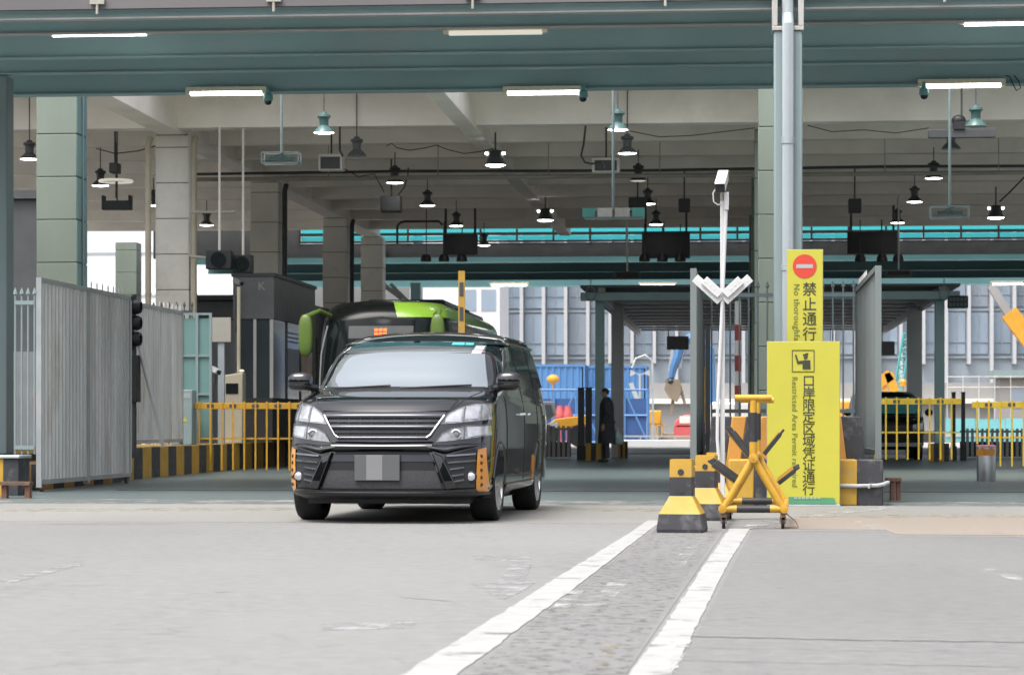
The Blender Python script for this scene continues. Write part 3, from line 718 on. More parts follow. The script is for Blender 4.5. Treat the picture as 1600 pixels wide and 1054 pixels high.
# lamps
for sx in (-1, 1):
    def P(l): return [(sx * x, z) for x, z in l]
    b = MB(); fpatch(b, LV, P([(.50, .905), (.56, .985), (.66, 1.045), (.76, 1.075), (.875, 1.078)]), P([(.485, .885), (.57, .892), (.68, .902), (.78, .915), (.893, .93)]), .008, .02, 22, 6); h = b.build('headlight', 'lens', van)
    b = MB(); fpatch(b, LV, P([(.54, .935), (.60, .99), (.67, 1.025)]), P([(.54, .905), (.60, .908), (.67, .912)]), .011, .01, 10, 4)
    fpatch(b, LV, P([(.70, 1.04), (.80, 1.056)]), P([(.70, .93), (.80, .938)]), .012, .01, 8, 4); b.build('reflector', 'lens_in', h)
    b = MB(); ftube(b, LV, P([(.685, 1.05), (.685, .905)]), .007, .008); ftube(b, LV, P([(.50, .905), (.56, .985), (.66, 1.045), (.76, 1.075), (.875, 1.078)]), .005, .008, 16); ftube(b, LV, P([(.81, 1.06), (.82, .925)]), .006, .01); b.build('lamp_divider', 'darkgrey', h)
    b = MB(); fpatch(b, LV, P([(.475, .745), (.52, .805), (.60, .85), (.72, .875), (.89, .882)]), P([(.47, .728), (.58, .738), (.68, .75), (.78, .765), (.90, .79)]), .008, .02, 22, 5); h2 = b.build('fog_lamp_unit', 'lens', van)
    y0 = LV.front(.635, .795); b = MB(); b.lathe([(.042, -.004), (.046, -.016), (.036, -.02), (.03, -.012)], (sx * .635, y0 - .004, .797), 20, 'y', cap=False); b.build('projector_ring', 'chrome', h2)
    b = MB(); b.ball((sx * .635, y0 - .006, .797), .032, .014, .032); b.build('projector_lens', 'midgrey', h2)
    b = MB(); ftube(b, LV, P([(.70, .865), (.70, .757)]), .006, .009); ftube(b, LV, P([(.475, .745), (.52, .805), (.60, .85), (.72, .875), (.89, .882)]), .005, .008, 16); b.build('lamp_divider', 'darkgrey', h2)
    b = MB(); fpatch(b, LV, P([(.72, .862), (.87, .868)]), P([(.73, .77), (.88, .80)]), .0115, .01, 10, 4); b.build('reflector', 'lens_in', h2)
    # bumper
    b = MB(); fpatch(b, LV, P([(.545, .60), (.67, .64), (.795, .675)]), P([(.62, .335), (.72, .335), (.80, .345)]), .004, .02, 14, 6); it = b.build('side_intake', 'dark', van)
    b = MB()
    for k, z in enumerate((.60, .54, .48, .42, .37)):
        x0 = .56 + (.62 - z) * .22; fpatch(b, LV, P([(x0, z + .012), (.80 if k < 2 else .71, z + .03)]), P([(x0, z - .002), (.80 if k < 2 else .71, z + .014)]), .022, .02, 10, 1)
    b.build('intake_slat', 'edge_metal', it)
    y0 = LV.front(.765, .42); b = MB(); b.lathe([(.05, .01), (.05, -.02), (.038, -.024)], (sx * .765, y0, .42), 22, 'y', cap=False); b.build('fog_bezel', 'van_trim', it)
    b = MB(); b.lathe([(.038, -.01), (.036, -.024), (.02, -.03), (.001, -.032)], (sx * .765, y0, .42), 22, 'y', cap=False); b.build('fog_lens', 'lens_in', it)
    b = MB(); fpatch(b, LV, P([(.44, .64), (.53, .60)]), P([(.565, .305), (.66, .32)]), .045, .05, 5, 8); b.build('bumper_strut', 'van_paint', van, bevel=.01)
    b = MB(); fpatch(b, LV, P([(.40, .71), (.56, .70), (.70, .715), (.87, .71)]), P([(.42, .655), (.55, .62), (.68, .655), (.80, .685)]), .012, .03, 16, 10, .055); b.build('bumper_fin', 'van_paint', van)
    b = MB(); fpatch(b, LV, P([(.812, .66), (.87, .68)]), P([(.80, .275), (.892, .285)]), .016, .02, 6, 10)
    fpatch(b, LV, P([(.74, .29), (.80, .30)]), P([(.70, .275), (.80, .278)]), .015, .015, 5, 2); st = b.build('corner_strip', 'orange_gel', van)
    b = MB()
    for z in (.60, .54, .475, .41, .345):
        xq = .838; yq = LV.front(xq, z) - .016; b.T = Matrix.Translation((sx * xq, yq, z)) @ Matrix.Rotation(sx * R(32), 4, 'Z'); b.lathe([(.016, .004), (.016, -.004), (.001, -.005)], (0, 0, 0), 14, 'y', cap=False)
    b.T = None; b.build('strip_hole', 'dark', st)
    # mirror
    b = MB(); x = sx * .965; b.ball((x, 1.16, 1.285), .112, .09, .088, 24, 14, .72); mi_ = b.build('door_mirror', 'van_paint', van)
    b = MB(); b.tube([(sx * .83, 1.28, 1.225), (sx * .92, 1.18, 1.235)], [.03, .035], 8); b.build('mirror_stalk', 'van_trim', mi_)
    b = MB(); b.ball((x, 1.155, 1.245), .108, .088, .045, 18, 8, .8); b.build('mirror_lower', 'van_trim', mi_)
    # side glazing
    for top, bot in (([(1.93, 1.60), (2.62, 1.655)], [(1.50, 1.255), (2.62, 1.24)]), ([(2.72, 1.66), (3.70, 1.655)], [(2.72, 1.24), (3.72, 1.24)]), ([(3.80, 1.65), (4.40, 1.60)], [(3.80, 1.25), (4.52, 1.27)])):
        b = MB(); spatch(b, LV, sx, top, bot); b.build('side_window', 'glass_dark', van)
    b = MB(); spatch(b, LV, sx, [(1.9, 1.685), (3.1, 1.69), (4.3, 1.675)], [(1.9, 1.655), (3.1, 1.66), (4.3, 1.65)], .03, .035, 14, 2); b.build('rain_guard', 'glass_dark', van)
    b = MB(); stube(b, LV, sx, [(2.67, .35), (2.67, 1.68)], .004); stube(b, LV, sx, [(3.73, .45), (3.73, 1.22)], .004); stube(b, LV, sx, [(1.36, .4), (1.36, 1.2)], .004); stube(b, LV, sx, [(1.3, .40), (3.4, .40)], .006); b.build('door_seam', 'dark', van)
    for y in (2.48, 2.86):
        b = MB(); xx = LV.side(y, .98); b.tube([(sx * (xx - .01), y - .1, .98), (sx * (xx + .035), y - .07, .985), (sx * (xx + .035), y + .07, .985), (sx * (xx - .01), y + .1, .98)], .014, 8); b.build('door_handle', 'chrome', van)
    b = MB(); spatch(b, LV, sx, [(1.35, .33), (3.42, .33)], [(1.35, .20), (3.42, .20)], .025, .05, 10, 2); b.build('side_skirt', 'van_paint', van, bevel=.008)
    b = MB(); spatch(b, LV, sx, [(3.34, .58), (3.44, .54)], [(3.34, .30), (3.46, .30)], .012, .012, 4, 4); b.build('fender_reflection', 'orange_gel', van)  # orange reflection on the rear fender, put in as a coloured patch
    b = MB(); ar = [(.93 + .39 * math.cos(R(a)), .335 + .39 * math.sin(R(a))) for a in range(0, 181, 12)]; stube(b, LV, sx, ar, .014, .0, 20); b.build('arch_trim', 'van_paint', van); b = MB(); ar = [(3.86 + .39 * math.cos(R(a)), .335 + .39 * math.sin(R(a))) for a in range(0, 181, 12)]; stube(b, LV, sx, ar, .014, .0, 20); b.build('arch_trim', 'van_paint', van)
    b = MB(); b.box(sx * .93 - .02 if sx < 0 else .90, sx * .90 if sx < 0 else .95, 4.3, 4.55, .9, 1.0)
b = MB(); fpatch(b, LV, [(-.41, .645), (.41, .645)], [(-.545, .30), (.545, .30)], .004, .02, 20, 6); lg = b.build('lower_intake', 'van_trim', van)
b = MB(); fpatch(b, LV, [(-.475, .475), (.475, .475)], [(-.53, .315), (.53, .315)], .009, .012, 20, 4); b.build('mesh_panel', 'mesh_grey', lg)
b = MB(); fpatch(b, LV, [(-.45, .735), (0, .728), (.45, .735)], [(-.44, .64), (0, .645), (.44, .64)], .015, .04, 20, 10, .05); b.build('bumper_bar', 'van_paint', van)
b = MB(); fpatch(b, LV, [(-.415, .615), (.415, .615)], [(-.455, .555), (.455, .555)], .012, .014, 20, 2); b.build('intake_trim', 'grille_bar', lg)
b = MB(); fpatch(b, LV, [(-.90, .282), (.90, .282)], [(-.905, .25), (.905, .25)], .05, .08, 40, 2); fpatch(b, LV, [(-.89, .25), (.89, .25)], [(-.87, .215), (.87, .215)], .03, .1, 40, 1); b.build('front_lip', 'van_trim', van, bevel=.006)
b = MB(); fpatch(b, LV, [(-.80, .31), (-.55, .30), (0, .297), (.55, .30), (.80, .31)], [(-.82, .284), (-.55, .282), (0, .282), (.55, .282), (.82, .284)], .04, .04, 30, 1); b.build('lip_trim', 'van_paint', van)
# plate, shown blurred into grey blocks
yp = -.035; b = MB()
b.box(-.232, .165, yp, yp + .02, .388, .615); b.mat(1).box(-.128, .014, yp - .002, yp - .0005, .390, .613)
b.build('number_plate', ['plate_a', 'plate_b'], van, bevel=.003)
# cabin front shows dark behind the screen: interior mirror
b = MB(); b.box(-.09, .09, 1.70, 1.72, 1.70, 1.72)

# ================================================================== COACH
BY = 48.; BX = XP(592, BY)
bus = thing('coach', 'black and lime green coach waiting under the hall roof behind the van', 'coach', (BX, BY, 0))
LB = Loft([(.30, 1.16, .10, .7, 3.6, 11.6), (.45, 1.23, .02, .75, 3.8, 11.7), (.9, 1.245, .0, .75, 3.8, 11.7), (1.6, 1.25, .06, .75, 3.6, 11.7), (2.4, 1.245, .20, .8, 3.4, 11.7), (2.85, 1.22, .34, .85, 3.1, 11.65), (3.05, 1.17, .45, .95, 2.8, 11.6), (3.18, 1.06, .6, 1.1, 2.6, 11.5), (3.26, .86, .85, 1.2, 2.4, 11.3), (3.285, .5, 1.3, 1., 2.2, 11.)])
b = MB(); zs = [.3 + (2.985) * i / 40 for i in range(41)]
LB.body(b, zs=zs); k = len(LB.ring(1.))
for q in range(len(b.mi) - 2):
    r_, c_ = divmod(q, k)
    if 35 <= r_ <= 38 and 28 <= c_ <= 90: b.mi[q] = 1
b.mi[-1] = 0
body = b.build('body', ['bus_black', 'bus_green'], bus)
cut = []
for yy in (2.6, 8.6):
    for sx in (-1, 1):
        c = MB(); c.lathe([(.56, .9), (.56, 1.5)] if sx > 0 else [(.56, -1.5), (.56, -.9)], (0, yy, .5), 36, 'x'); cut.append(c.build('cutter', 'dark'))
cut_body(body, cut)
for yy in (2.6, 8.6):
    for sx in (-1, 1): wheel(bus, sx * 1.08, yy, .5, .3, sx, 8, .6)
b = MB(); fpatch(b, LB, [(-1.03, 2.82), (0, 2.92), (1.03, 2.82)], [(-1.15, 1.25), (1.15, 1.25)], .006, .02, 24, 10); b.build('windscreen', 'bus_glass', bus)
b = MB(); fpatch(b, LB, [(-.62, 2.74), (.62, 2.74)], [(-.62, 2.50), (.62, 2.50)], .012, .01, 12, 2); bd = b.build('destination_board', 'darkgrey', bus)
b = MB(); random.seed(5)
for row in (2.66, 2.585):
    for kx in range(3):
        x0 = -.12 + kx * .085; fpatch(b, LB, [(x0, row + .028), (x0 + .065, row + .028)], [(x0, row - .022), (x0 + .065, row - .022)], .018, .006, 2, 1)
b.build('led_matrix', 'led', bd)
b = MB(); ftube(b, LB, [(-1.06, 2.75), (-1.17, 2.2), (-1.19, 1.2)], .016, .01, 14); b.build('windscreen_trim', 'white', bus)
b = MB(); ftube(b, LB, [(1.06, 2.75), (1.17, 2.2), (1.19, 1.2)], .016, .01, 14); b.build('windscreen_trim', 'darkgrey', bus)
b = MB(); spatch(b, LB, 1, [(1.4, 2.85), (11.3, 2.85)], [(1.2, 1.6), (11.3, 1.6)], .004, .02, 24, 4); b.build('side_window', 'glass_dark', bus)
b = MB(); spatch(b, LB, -1, [(1.4, 2.85), (11.3, 2.85)], [(1.2, 1.6), (11.3, 1.6)], .004, .02, 24, 4); b.build('side_window', 'glass_dark', bus)
b = MB(); spatch(b, LB, 1, [(1.2, 1.5), (11.3, 1.5)], [(1.2, 1.42), (11.3, 1.42)], .004, .02, 24, 1); b.build('side_stripe', 'bus_green', bus)
b = MB(); b.box(-.8, .8, 4, 9, 3.27, 3.42); b.box(-.6, .95, 6.5, 10.5, 3.05, 3.33); b.build('roof_unit', 'bus_black', bus, bevel=.06)
for sx in (-1, 1):
    x = sx * 1.38 if sx < 0 else 1.13
    b = MB(); b.ball((x, -.12, 2.55), .135, .09, .40, 18, 14, .7); mm_ = b.build('mirror', 'mirror_green', bus)
    b = MB(); b.tube([(sx * 1.0, .5, 2.95), (sx * 1.15, .1, 3.02), (x, -.12, 2.9)], [.04, .045, .05], 8); b.build('mirror_arm', 'mirror_green', mm_)
    b = MB(); fpatch(b, LB, [(sx * .75, 1.0), (sx * 1.15, 1.05)], [(sx * .75, .78), (sx * 1.15, .8)], .01, .02, 8, 3); b.build('headlight', 'lens', bus)
# ================================================================== FOREGROUND THINGS
# --- concrete barrier blocks
def block(name, label, px, py, rz=0, pegs=False):
    p = G(px, py); t = thing(name, label, 'barrier block', p, rz, 'black and yellow barrier blocks')
    b = MB()
    def fr(z0, z1, w0, w1):
        b.grid([[(sx * w, sy * w, z) for sx, sy in ((-1, -1), (1, -1), (1, 1), (-1, 1))] for w, z in ((w0, z0), (w1, z1))], True)
    b.mat(0); fr(0, .03, .185, .19); fr(.03, .155, .19, .172)
    b.mat(1); fr(.155, .30, .172, .095)
    b.mat(0); fr(.30, .455, .095, .093)
    b.mat(1); fr(.455, .60, .093, .092)
    n = b.pts([(-.092, -.092, .60), (.092, -.092, .60), (.092, .092, .60), (-.092, .092, .60)]); b.face((n, n + 1, n + 2, n + 3))
    n = b.pts([(-.185, -.185, 0), (.185, -.185, 0), (.185, .185, 0), (-.185, .185, 0)]); b.mat(0).face((n + 3, n + 2, n + 1, n))
    b.build('body', ['stripe_grey', 'yellow_old'], t, bevel=.008)
    for z in (.345, .495):
        for ax in 'yx':
            b = MB(); b.lathe([(.026, -.098), (.026, -.088)], (0, 0, z), 16, ax); b.build('rail_hole', 'joint', t)
    if pegs:
        for z in (.345, .495):
            b = MB(); b.tube([(-.17, -.03, z - .02), (-.05, -.02, z)], .02, 10); b.build('peg', 'woodpeg', t)
    return t
block('barrier_block', 'chipped black and yellow concrete barrier block nearest the camera with two round holes', 1066, 831, R(-6))
block('barrier_block', 'second black and yellow barrier block with pipe ends poking out of its left face', 1104, 812, R(-8), True)
block('barrier_block', 'farthest black and yellow barrier block half hidden behind the jack barrier', 1119, 800, R(-5), True)

# --- jack barrier on castors
jp = G(1177, 826)
t = thing('spike_barrier', 'yellow wheeled spike barrier with two A frames and T handles', 'road barrier', jp, R(0))
def a_frame(dx, y):
    b = MB()
    b.tube([(dx - .25, y, .17), (dx, y, .60)], .032, 12); b.tube([(dx + .25, y, .17), (dx, y, .60)], .032, 12)
    for sx in (-1, 1): b.tube([(dx + sx * .26, y, .17), (dx + sx * .14, y, .17)], .032, 12)
    b.lathe([(.001, -.06), (.04, -.055), (.04, .055), (.001, .06)], (dx, y, .60), 16, 'y')
    for sx in (-1, 1): b.lathe([(.001, -.05), (.036, -.045), (.036, .045), (.001, .05)], (dx + sx * .26, y, .17), 14, 'y')
    b.tube([(dx, y, .62), (dx, y, .74)], .034, 12); b.tube([(dx, y, .985), (dx, y, 1.09)], .030, 12); b.tube([(dx - .155, y, 1.11), (dx + .155, y, 1.11)], .028, 12)
    f = b.build('a_frame', 'yellow', t)
    b = MB(); b.tube([(dx - .14, y, .17), (dx + .14, y, .17)], .0325, 12); b.build('black_sleeve', 'black_paint', f); b = MB(); b.tube([(dx, y, .74), (dx, y, .985)], .036, 12); b.build('black_sleeve', 'black_paint', f)
a_frame(0, 0); a_frame(.05, 2.2)
b = MB()
for z, x in ((.60, .03), (.17, -.24), (.17, .30)): b.tube([(x - .03, .06, z), (x + .02, 2.14, z)], .026, 10)
b.build('spine', 'yellow', t)
def spike(p0, p1, y):
    d = Vector((p1[0] - p0[0], 0, p1[1] - p0[1])); b = MB()
    b.bar((p0[0], y, p0[1]), (p1[0], y, p1[1]), .036, .045, (0, 1, 0)); q = d.normalized() * .05
    b.bar((p1[0], y, p1[1]), (p1[0] + q.x, y, p1[1] + q.z), .02, .045, (0, 1, 0))
    o = b.build('spike', 'black_paint', t, bevel=.003)
    n_ = Vector((-d.z, 0, d.x)).normalized() * .022; b = MB()
    b.bar((p0[0] + n_.x, y, p0[1] + n_.z), (p1[0] + n_.x, y, p1[1] + n_.z), .008, .02, (0, 1, 0)); b.build('edge_stripe', 'yellow', o)
for y in (.25, .9, 1.6):
    e = .02 + y * .02
    spike((e - .06, .62), (e - .22, .82), y); spike((e + .07, .63), (e + .205, .80), y)
    spike((e - .16, .39), (e - .37, .545), y); spike((e + .19, .38), (e + .33, .49), y)
for dx, y in ((-.25, 0), (.25, 0), (-.20, 2.2), (.30, 2.2)):
    b = MB(); b.box(dx - .022, dx + .022, y - .03, y + .03, .10, .142); b.box(dx - .026, dx - .016, y - .02, y + .05, .045, .105); b.box(dx + .016, dx + .026, y - .02, y + .05, .045, .105); fk = b.build('castor', 'rust', t)
    b = MB(); b.lathe([(.02, -.014), (.046, -.014), (.05, 0), (.046, .014), (.02, .014)], (dx, y + .02, .05), 18, 'x'); b.build('castor_wheel', 'rubber', fk)
b = MB(); b.tube([(.27, .02, .14), (.36, .02, .06), (.38, .02, .012), (.30, .04, .012), (.27, .05, .012)], .005, 6); b.build('chain', 'rust', t)

# --- camera pole
pp = G(1130, 797); pp.y = 24.6; pp.x = XP(1129, 24.6); pp.z = 0
sc = 4000 / 24.6
t = thing('camera_pole', 'tall white pole with a camera on top and V shaped panels halfway', 'pole', pp)
b = MB(); b.box(-.022, .022, -.022, .022, 0, 3.02); b.box(-.08, .08, -.08, .08, 0, .015); b.build('pole', 'white_clean', t, bevel=.004)
b = MB(); b.tube([(-.035, -.06, .55), (-.05, -.06, .75), (-.045, -.05, 1.1), (.0, -.045, 2.1), (.035, -.04, 2.95)], .017, 10); b.build('conduit', 'white_clean', t)
b = MB(); b.box(.015, .06, -.07, -.024, 2.93, 3.10); b.build('junction_box', 'white_clean', t, bevel=.005)
b = MB(); b.lathe([(.02, 3.02), (.024, 3.06), (.018, 3.12)], (0, 0, 0), 12); b.build('camera_bracket', 'pipe', t)
b = MB(); b.T = Matrix.Translation((-.01, -.02, 3.19)) @ Matrix.Rotation(R(-6), 4, 'Z') @ Matrix.Rotation(R(26), 4, 'X'); b.box(-.048, .048, -.14, .2, -.04, .05); b.box(-.05, .05, -.16, .2, .05, .058)
cm_ = b.build('camera', 'white_clean', t, bevel=.012)
b = MB(); b.T = Matrix.Translation((-.01, -.02, 3.19)) @ Matrix.Rotation(R(-6), 4, 'Z') @ Matrix.Rotation(R(26), 4, 'X'); b.box(-.046, .046, -.148, -.141, -.038, .046); b.lathe([(.03, -.15), (.03, -.16), (.001, -.155)], (0, 0, -.005), 16, 'y'); b.build('camera_lens', 'dark', cm_)
b = MB(); b.tube([(-.045, .02, 3.16), (-.09, .0, 3.10), (-.085, -.01, 3.01), (-.04, -.01, 2.98), (-.02, -.022, 2.99)], .008, 8); b.build('cable', 'white', t)
for sx in (-1, 1):
    for L_, o_, y in ((.33, 0, -.06), (.21, .07, -.085)):
        a = Vector((sx * .0, y, 2.06 - o_ * .2)) + Vector((sx * (.02 + o_ * .3), 0, 0)); d = Vector((sx * .70, 0, .64)).normalized()
        if o_: a += Vector((-sx * .02, 0, .075))
        b = MB(); b.bar(a, a + d * L_, .085, .02, (0, 1, 0)); q = b.build('reader_panel', 'white_clean', t, bevel=.003)
        b = MB()
        for k in (.35, .6, .85): b.bar(a + d * L_ * k + Vector((0, -.012, 0)), a + d * (L_ * k + .018) + Vector((0, -.012, 0)), .014, .002, (0, 1, 0))
        b.build('panel_mark', 'galv', q)

# --- island behind the sign
YI = 28.0
isl = thing('striped_island', 'two step black and orange striped concrete island end behind the yellow signs', 'traffic island', (XP(1240, YI), YI, 0))
ox = isl.location.x
def stripes(b, x0, x1, y0, y1, z0, z1, n, slant=0, start=0, taper=0):
    w = (x1 - x0) / n
    for i in range(n):
        b.mat((i + start) % 2); a, c = x0 + i * w, x0 + (i + 1) * w; s_ = slant * (1 if (a + c) / 2 < (x0 + x1) / 2 else -1)
        t0 = lambda x: x + s_ if x0 + .001 < x < x1 - .001 else x - (taper if x > (x0 + x1) / 2 else -taper)
        nn = b.pts([(a, y0, z0), (c, y0, z0), (c, y1, z0), (a, y1, z0), (t0(a), y0 + .0, z1), (t0(c), y0 + .0, z1), (t0(c), y1, z1), (t0(a), y1, z1)])
        for q in ((3, 2, 1, 0), (4, 5, 6, 7), (0, 1, 5, 4), (1, 2, 6, 5), (2, 3, 7, 6), (3, 0, 4, 7)): b.face([nn + k for k in q])
xa_, xb_ = XP(1138, YI) - ox, XP(1383, YI) - ox
b = MB(); stripes(b, xa_, xb_ - .02, 0, .55, 0, .50, 6, 0, 0, 0); b.build('lower_step', ['yellow_old', 'stripe_grey'], isl, bevel=.015)
xa_, xb_ = XP(1104, YI + .6) - ox, XP(1354, YI + .6) - ox
b = MB(); stripes(b, xa_, xb_, .56, 9., 0, .97, 11, .12, 1, .05); b.build('upper_step', ['orange_stripe', 'stripe_grey'], isl, bevel=.012)
b = MB(); rows = []
xh = XP(1386, YI)
b = MB(); h0 = [(XP(1312, YI), YI - .03, .22), (XP(1340, YI), YI - .03, .215), (XP(1370, YI), YI - .03, .22), (XP(1381, YI), YI - .03, .235), (XP(1388, YI), YI + .05, .25), (XP(1388, YI), YI + .5, .24)]
b.tube(h0, .022, 10); b.tube([(XP(1357, YI), YI - .055, .19), (XP(1360, YI), YI - .06, .24)], .012, 8); tag(b.build('hose', 'white'), 'white plastic hose tied round the right end of the striped island', 'hose')

# --- the two yellow signs
def sign(px0, px1, py0, z0, Y, name, label):
    xa, xb = XP(px0, Y), XP(px1, Y); z1 = ZP(py0, Y, px0); t = thing(name, label, 'sign', ((xa + xb) / 2, Y, z0)); w_ = (xb - xa) / 2
    b = MB(); b.box(-w_, w_, 0, .03, 0.03, z1 - z0); b.build('board', 'sign_yellow', t, bevel=.002)
    b = MB(); b.box(-w_ - .006, w_ + .006, .031, .05, .03, z1 - z0 + .004); b.box(-w_, w_, -.0, .35, 0, .028); b.bar((0, .05, (z1 - z0) * .7), (0, .34, .03), .04, .03); b.build('frame', 'pipe', t)
    return t, lambda px, py: Vector((XP(px, Y) - t.location.x, -.003, ZP(py, Y, px) - z0))
Y2 = 28.2
t, L_ = sign(1230, 1285.5, 390, .50, Y2, 'restriction_sign', 'tall narrow yellow sign with a red no entry disc standing behind the wider sign')
b = MB(); c = L_(1257.3, 415.9); b.lathe([(.001, -.0), (.131, 0), (.131, .002), (.001, .002)], (c.x, -.004, c.z), 36, 'y'); b.build('no_entry_disc', 'red', t)
b = MB(); b.box(c.x - .09, c.x + .09, -.0065, -.0045, c.z - .021, c.z + .021); b.build('disc_bar', 'white', t)
for ch, py in zip('禁止通行', (453, 476.5, 499.5, 523)): text(ch, .158, 'ink', t, 'lettering', L_(1265, py), 0)
text('No thoroughfare', .092, 'inklight', t, 'lettering', L_(1244.5, 443), -90, 'LEFT', 1.12)
Y1 = 27.8
t, L_ = sign(1199, 1312, 533.5, .0, Y1, 'permit_sign', 'wide yellow standing sign with an officer symbol and large dark characters')
for i, ch in enumerate('口岸限定区域凭证通行'): text(ch, .140, 'ink', t, 'lettering', L_(1263.7, 596 + 18.75 * i), 0)
text('Restricted Area Permit required', .084, 'inklight', t, 'lettering', L_(1241.3, 588), -90, 'LEFT', 1.07)
# officer symbol: square frame, cap, head, raised hand, body
b = MB(); c0, c1 = L_(1237.3, 546.5), L_(1272.6, 581); e = .008
for x0, x1, z0, z1 in ((c0.x, c1.x, c0.z - e, c0.z), (c0.x, c1.x, c1.z, c1.z + e), (c0.x, c0.x + e, c1.z + e, c0.z - e), (c1.x - e, c1.x, c1.z + e, c0.z - e)): b.box(x0, x1, -.004, -.001, z0, z1)
def pp_(l): return [(L_(px, py).x, L_(px, py).z) for px, py in l]
b.prism(pp_([(1254, 553.5), (1262.5, 551), (1263, 554), (1255.5, 556)]), -.005, -.001); b.prism(pp_([(1255.5, 557), (1262, 555), (1261.5, 560), (1257, 561)]), -.005, -.001)
b.prism(pp_([(1254.5, 562.5), (1266, 562.5), (1266.5, 576.5), (1254, 576.5), (1254, 569)]), -.005, -.001)
b.prism(pp_([(1243, 558), (1245.5, 557), (1247.5, 564), (1254, 563), (1254, 567.5), (1246, 568.5)]), -.0052, -.001)
b.prism(pp_([(1242, 554), (1244.5, 553.5), (1245, 557), (1243, 557.6)]), -.005, -.001); b.build('officer_symbol', 'ink', t)
b = MB(); a0, a1 = L_(1232, 777), L_(1306, 786.5); b.prism([(a0.x, a1.z), (a1.x, a1.z), (a1.x - .02, a0.z), (a0.x, a0.z + .01)], -.03, -.002); gs = b.build('foot_strip', 'green_strip', t)
b = MB(); random.seed(2); x = a0.x + .06
for k in range(7): b.box(x, x + .03, -.034, -.031, a0.z - .012, a0.z + .004); x += .042
b.build('foot_marks', 'white', gs)
b = MB(); a0, a1 = L_(1226, 786), L_(1313, 789); b.box(a0.x, a1.x, -.07, .4, .0, .02); b.build('base_slab', 'whitegrey', t, bevel=.004)

# --- corrugated gates
def gate(name, label, X, Y0, Y1, z0, z1, sgn=1, m_='galv', leaves=2, post=True):
    t = thing(name, label, 'gate', (X, Y0, 0)); Lg = Y1 - Y0
    for l in range(leaves):
        a, c = Lg * l / leaves + .05, Lg * (l + 1) / leaves - .05; rows = [[], []]; y = a; k = 0
        while y < c:
            for dy, dx in ((0, 0), (.06, 0), (.085, .04), (.15, .04)):
                for r_, z in zip(rows, (z0 + .1, z1 - .06)): r_.append((dx, y + dy, z))
            y += .18
        b = MB(); b.sheet(rows, .004, (1, 0, 0)); b.build('panel', m_, t, smooth=False)
        b = MB(); b.box(-.02, .05, a - .04, a, z0, z1); b.box(-.02, .05, c, c + .04, z0, z1); b.box(-.02, .05, a, c, z1 - .06, z1); b.box(-.02, .05, a, c, z0 + .04, z0 + .1); b.build('gate_frame', 'steel' if l or m_ == 'galv' else m_, t)
    y = Lg * .55
    while y < Lg: b = MB(); b.tube([(.015, y, z1), (.015, y, z1 + .07), (.015, y, z1 + .11)], [.01, .012, .001], 6); b.build('spike', 'galv', t); y += .32
    for y in (.15, Lg - .15): b = MB(); b.lathe([(.06, -.02), (.06, .02)], (.015, y, .062), 16, 'x'); b.build('gate_wheel', 'rust', t)
    return t
g = gate('sliding_gate', 'pair of grey corrugated gate leaves beside the left lane with a red rag tied on', XP(65, 32.7), 32.5, 37.45, .06, 2.78)
b = MB()
for y in (2.95, 3.12, 3.55): b.box(-.012, -.003, y, y + .035, 1.75, 2.55)
b.build('daylight_slit', 'white', g)  # white strips standing in for daylight seen through slits in the leaf
gate('folded_gate', 'weathered grey gate leaf standing left of the yellow signs', XP(1081, 28.5), 28.6, 34.5, .45, 2.62, leaves=1, m_='gate_teal')
gate('folded_gate', 'weathered grey gate leaf standing right of the yellow signs', XP(1371, 28.5), 28.6, 33.4, .50, 2.64, leaves=1, m_='gate_teal')
gate('island_gate', 'tall ribbed grey gate leaf on the left striped island behind the traffic light', XP(216, 41), 40.4, 44.2, .52, 2.85, leaves=1)
x = XP(66, 32.6) - .05; b = MB()
b.tube([(x, 32.6, 1.30), (x - .03, 32.62, 1.24), (x - .02, 32.66, 1.0), (x + .0, 32.7, .88)], [.02, .05, .055, .03], 8)
b.tube([(x, 32.75, 1.28), (x - .04, 32.78, 1.15), (x - .02, 32.74, .92)], [.015, .04, .03], 8); tag(b.build('rag', 'cloth_red'), 'red rag tied to the near edge of the left grey gate', 'rag')

# --- spiked fences
def fence(name, label, x0, x1, Y, z0, z1, m_='teal_light', step=.12, spear=True):
    t = thing(name, label, 'fence', (x0, Y, 0)); b = MB()
    for z in (z0 + .06, z1 - .22): b = MB(); b.box(-.0, x1 - x0, -.02, .02, z, z + .05); b.build('rail', m_, t)
    n = int((x1 - x0) / step)
    for i in range(n + 1):
        x = (x1 - x0) * i / n; b = MB(); b.tube([(x, 0, z0), (x, 0, z1 - .1)], .013, 6)
        if spear: b.tube([(x, 0, z1 - .1), (x, 0, z1 - .085), (x, 0, z1 - .05), (x, 0, z1)], [.014, .03, .022, .001], 6)
        b.build('picket', m_, t, smooth=False)
    return t
fence('spiked_fence', 'spiked teal fence on the island left of the yellow signs', XP(1112, 34.4), XP(1228, 34.4), 34.4, .97, 2.80)
fence('spiked_fence', 'spiked teal fence on the island right of the yellow signs', XP(1285, 34.4), XP(1350, 34.4), 34.4, .97, 2.80)
fence('spiked_fence', 'short spiked pale fence between the left steel post and first tiled column', XP(24, 31.9), XP(54, 31.9), 31.9, .5, 2.62, 'teal_light', .08)
fence('spiked_fence', 'dark spiked fence on the left island in front of the piped column', XP(240, 46.8), XP(300, 46.8), 46.8, .5, 3.15, 'darkgrey', .13)
t = thing('mesh_screen', 'teal framed screen panel beside the grey barrier cabinet', 'screen', (XP(282, 46), 46, .5)); wd = XP(329, 46) - XP(282, 46)
b = MB()
for x in (0, wd * .55, wd): b.box(x - .025, x + .025, -.02, .02, 0, 2.4)
for z in (.9, 1.6, 2.36): b.box(0, wd, -.015, .015, z, z + .04)
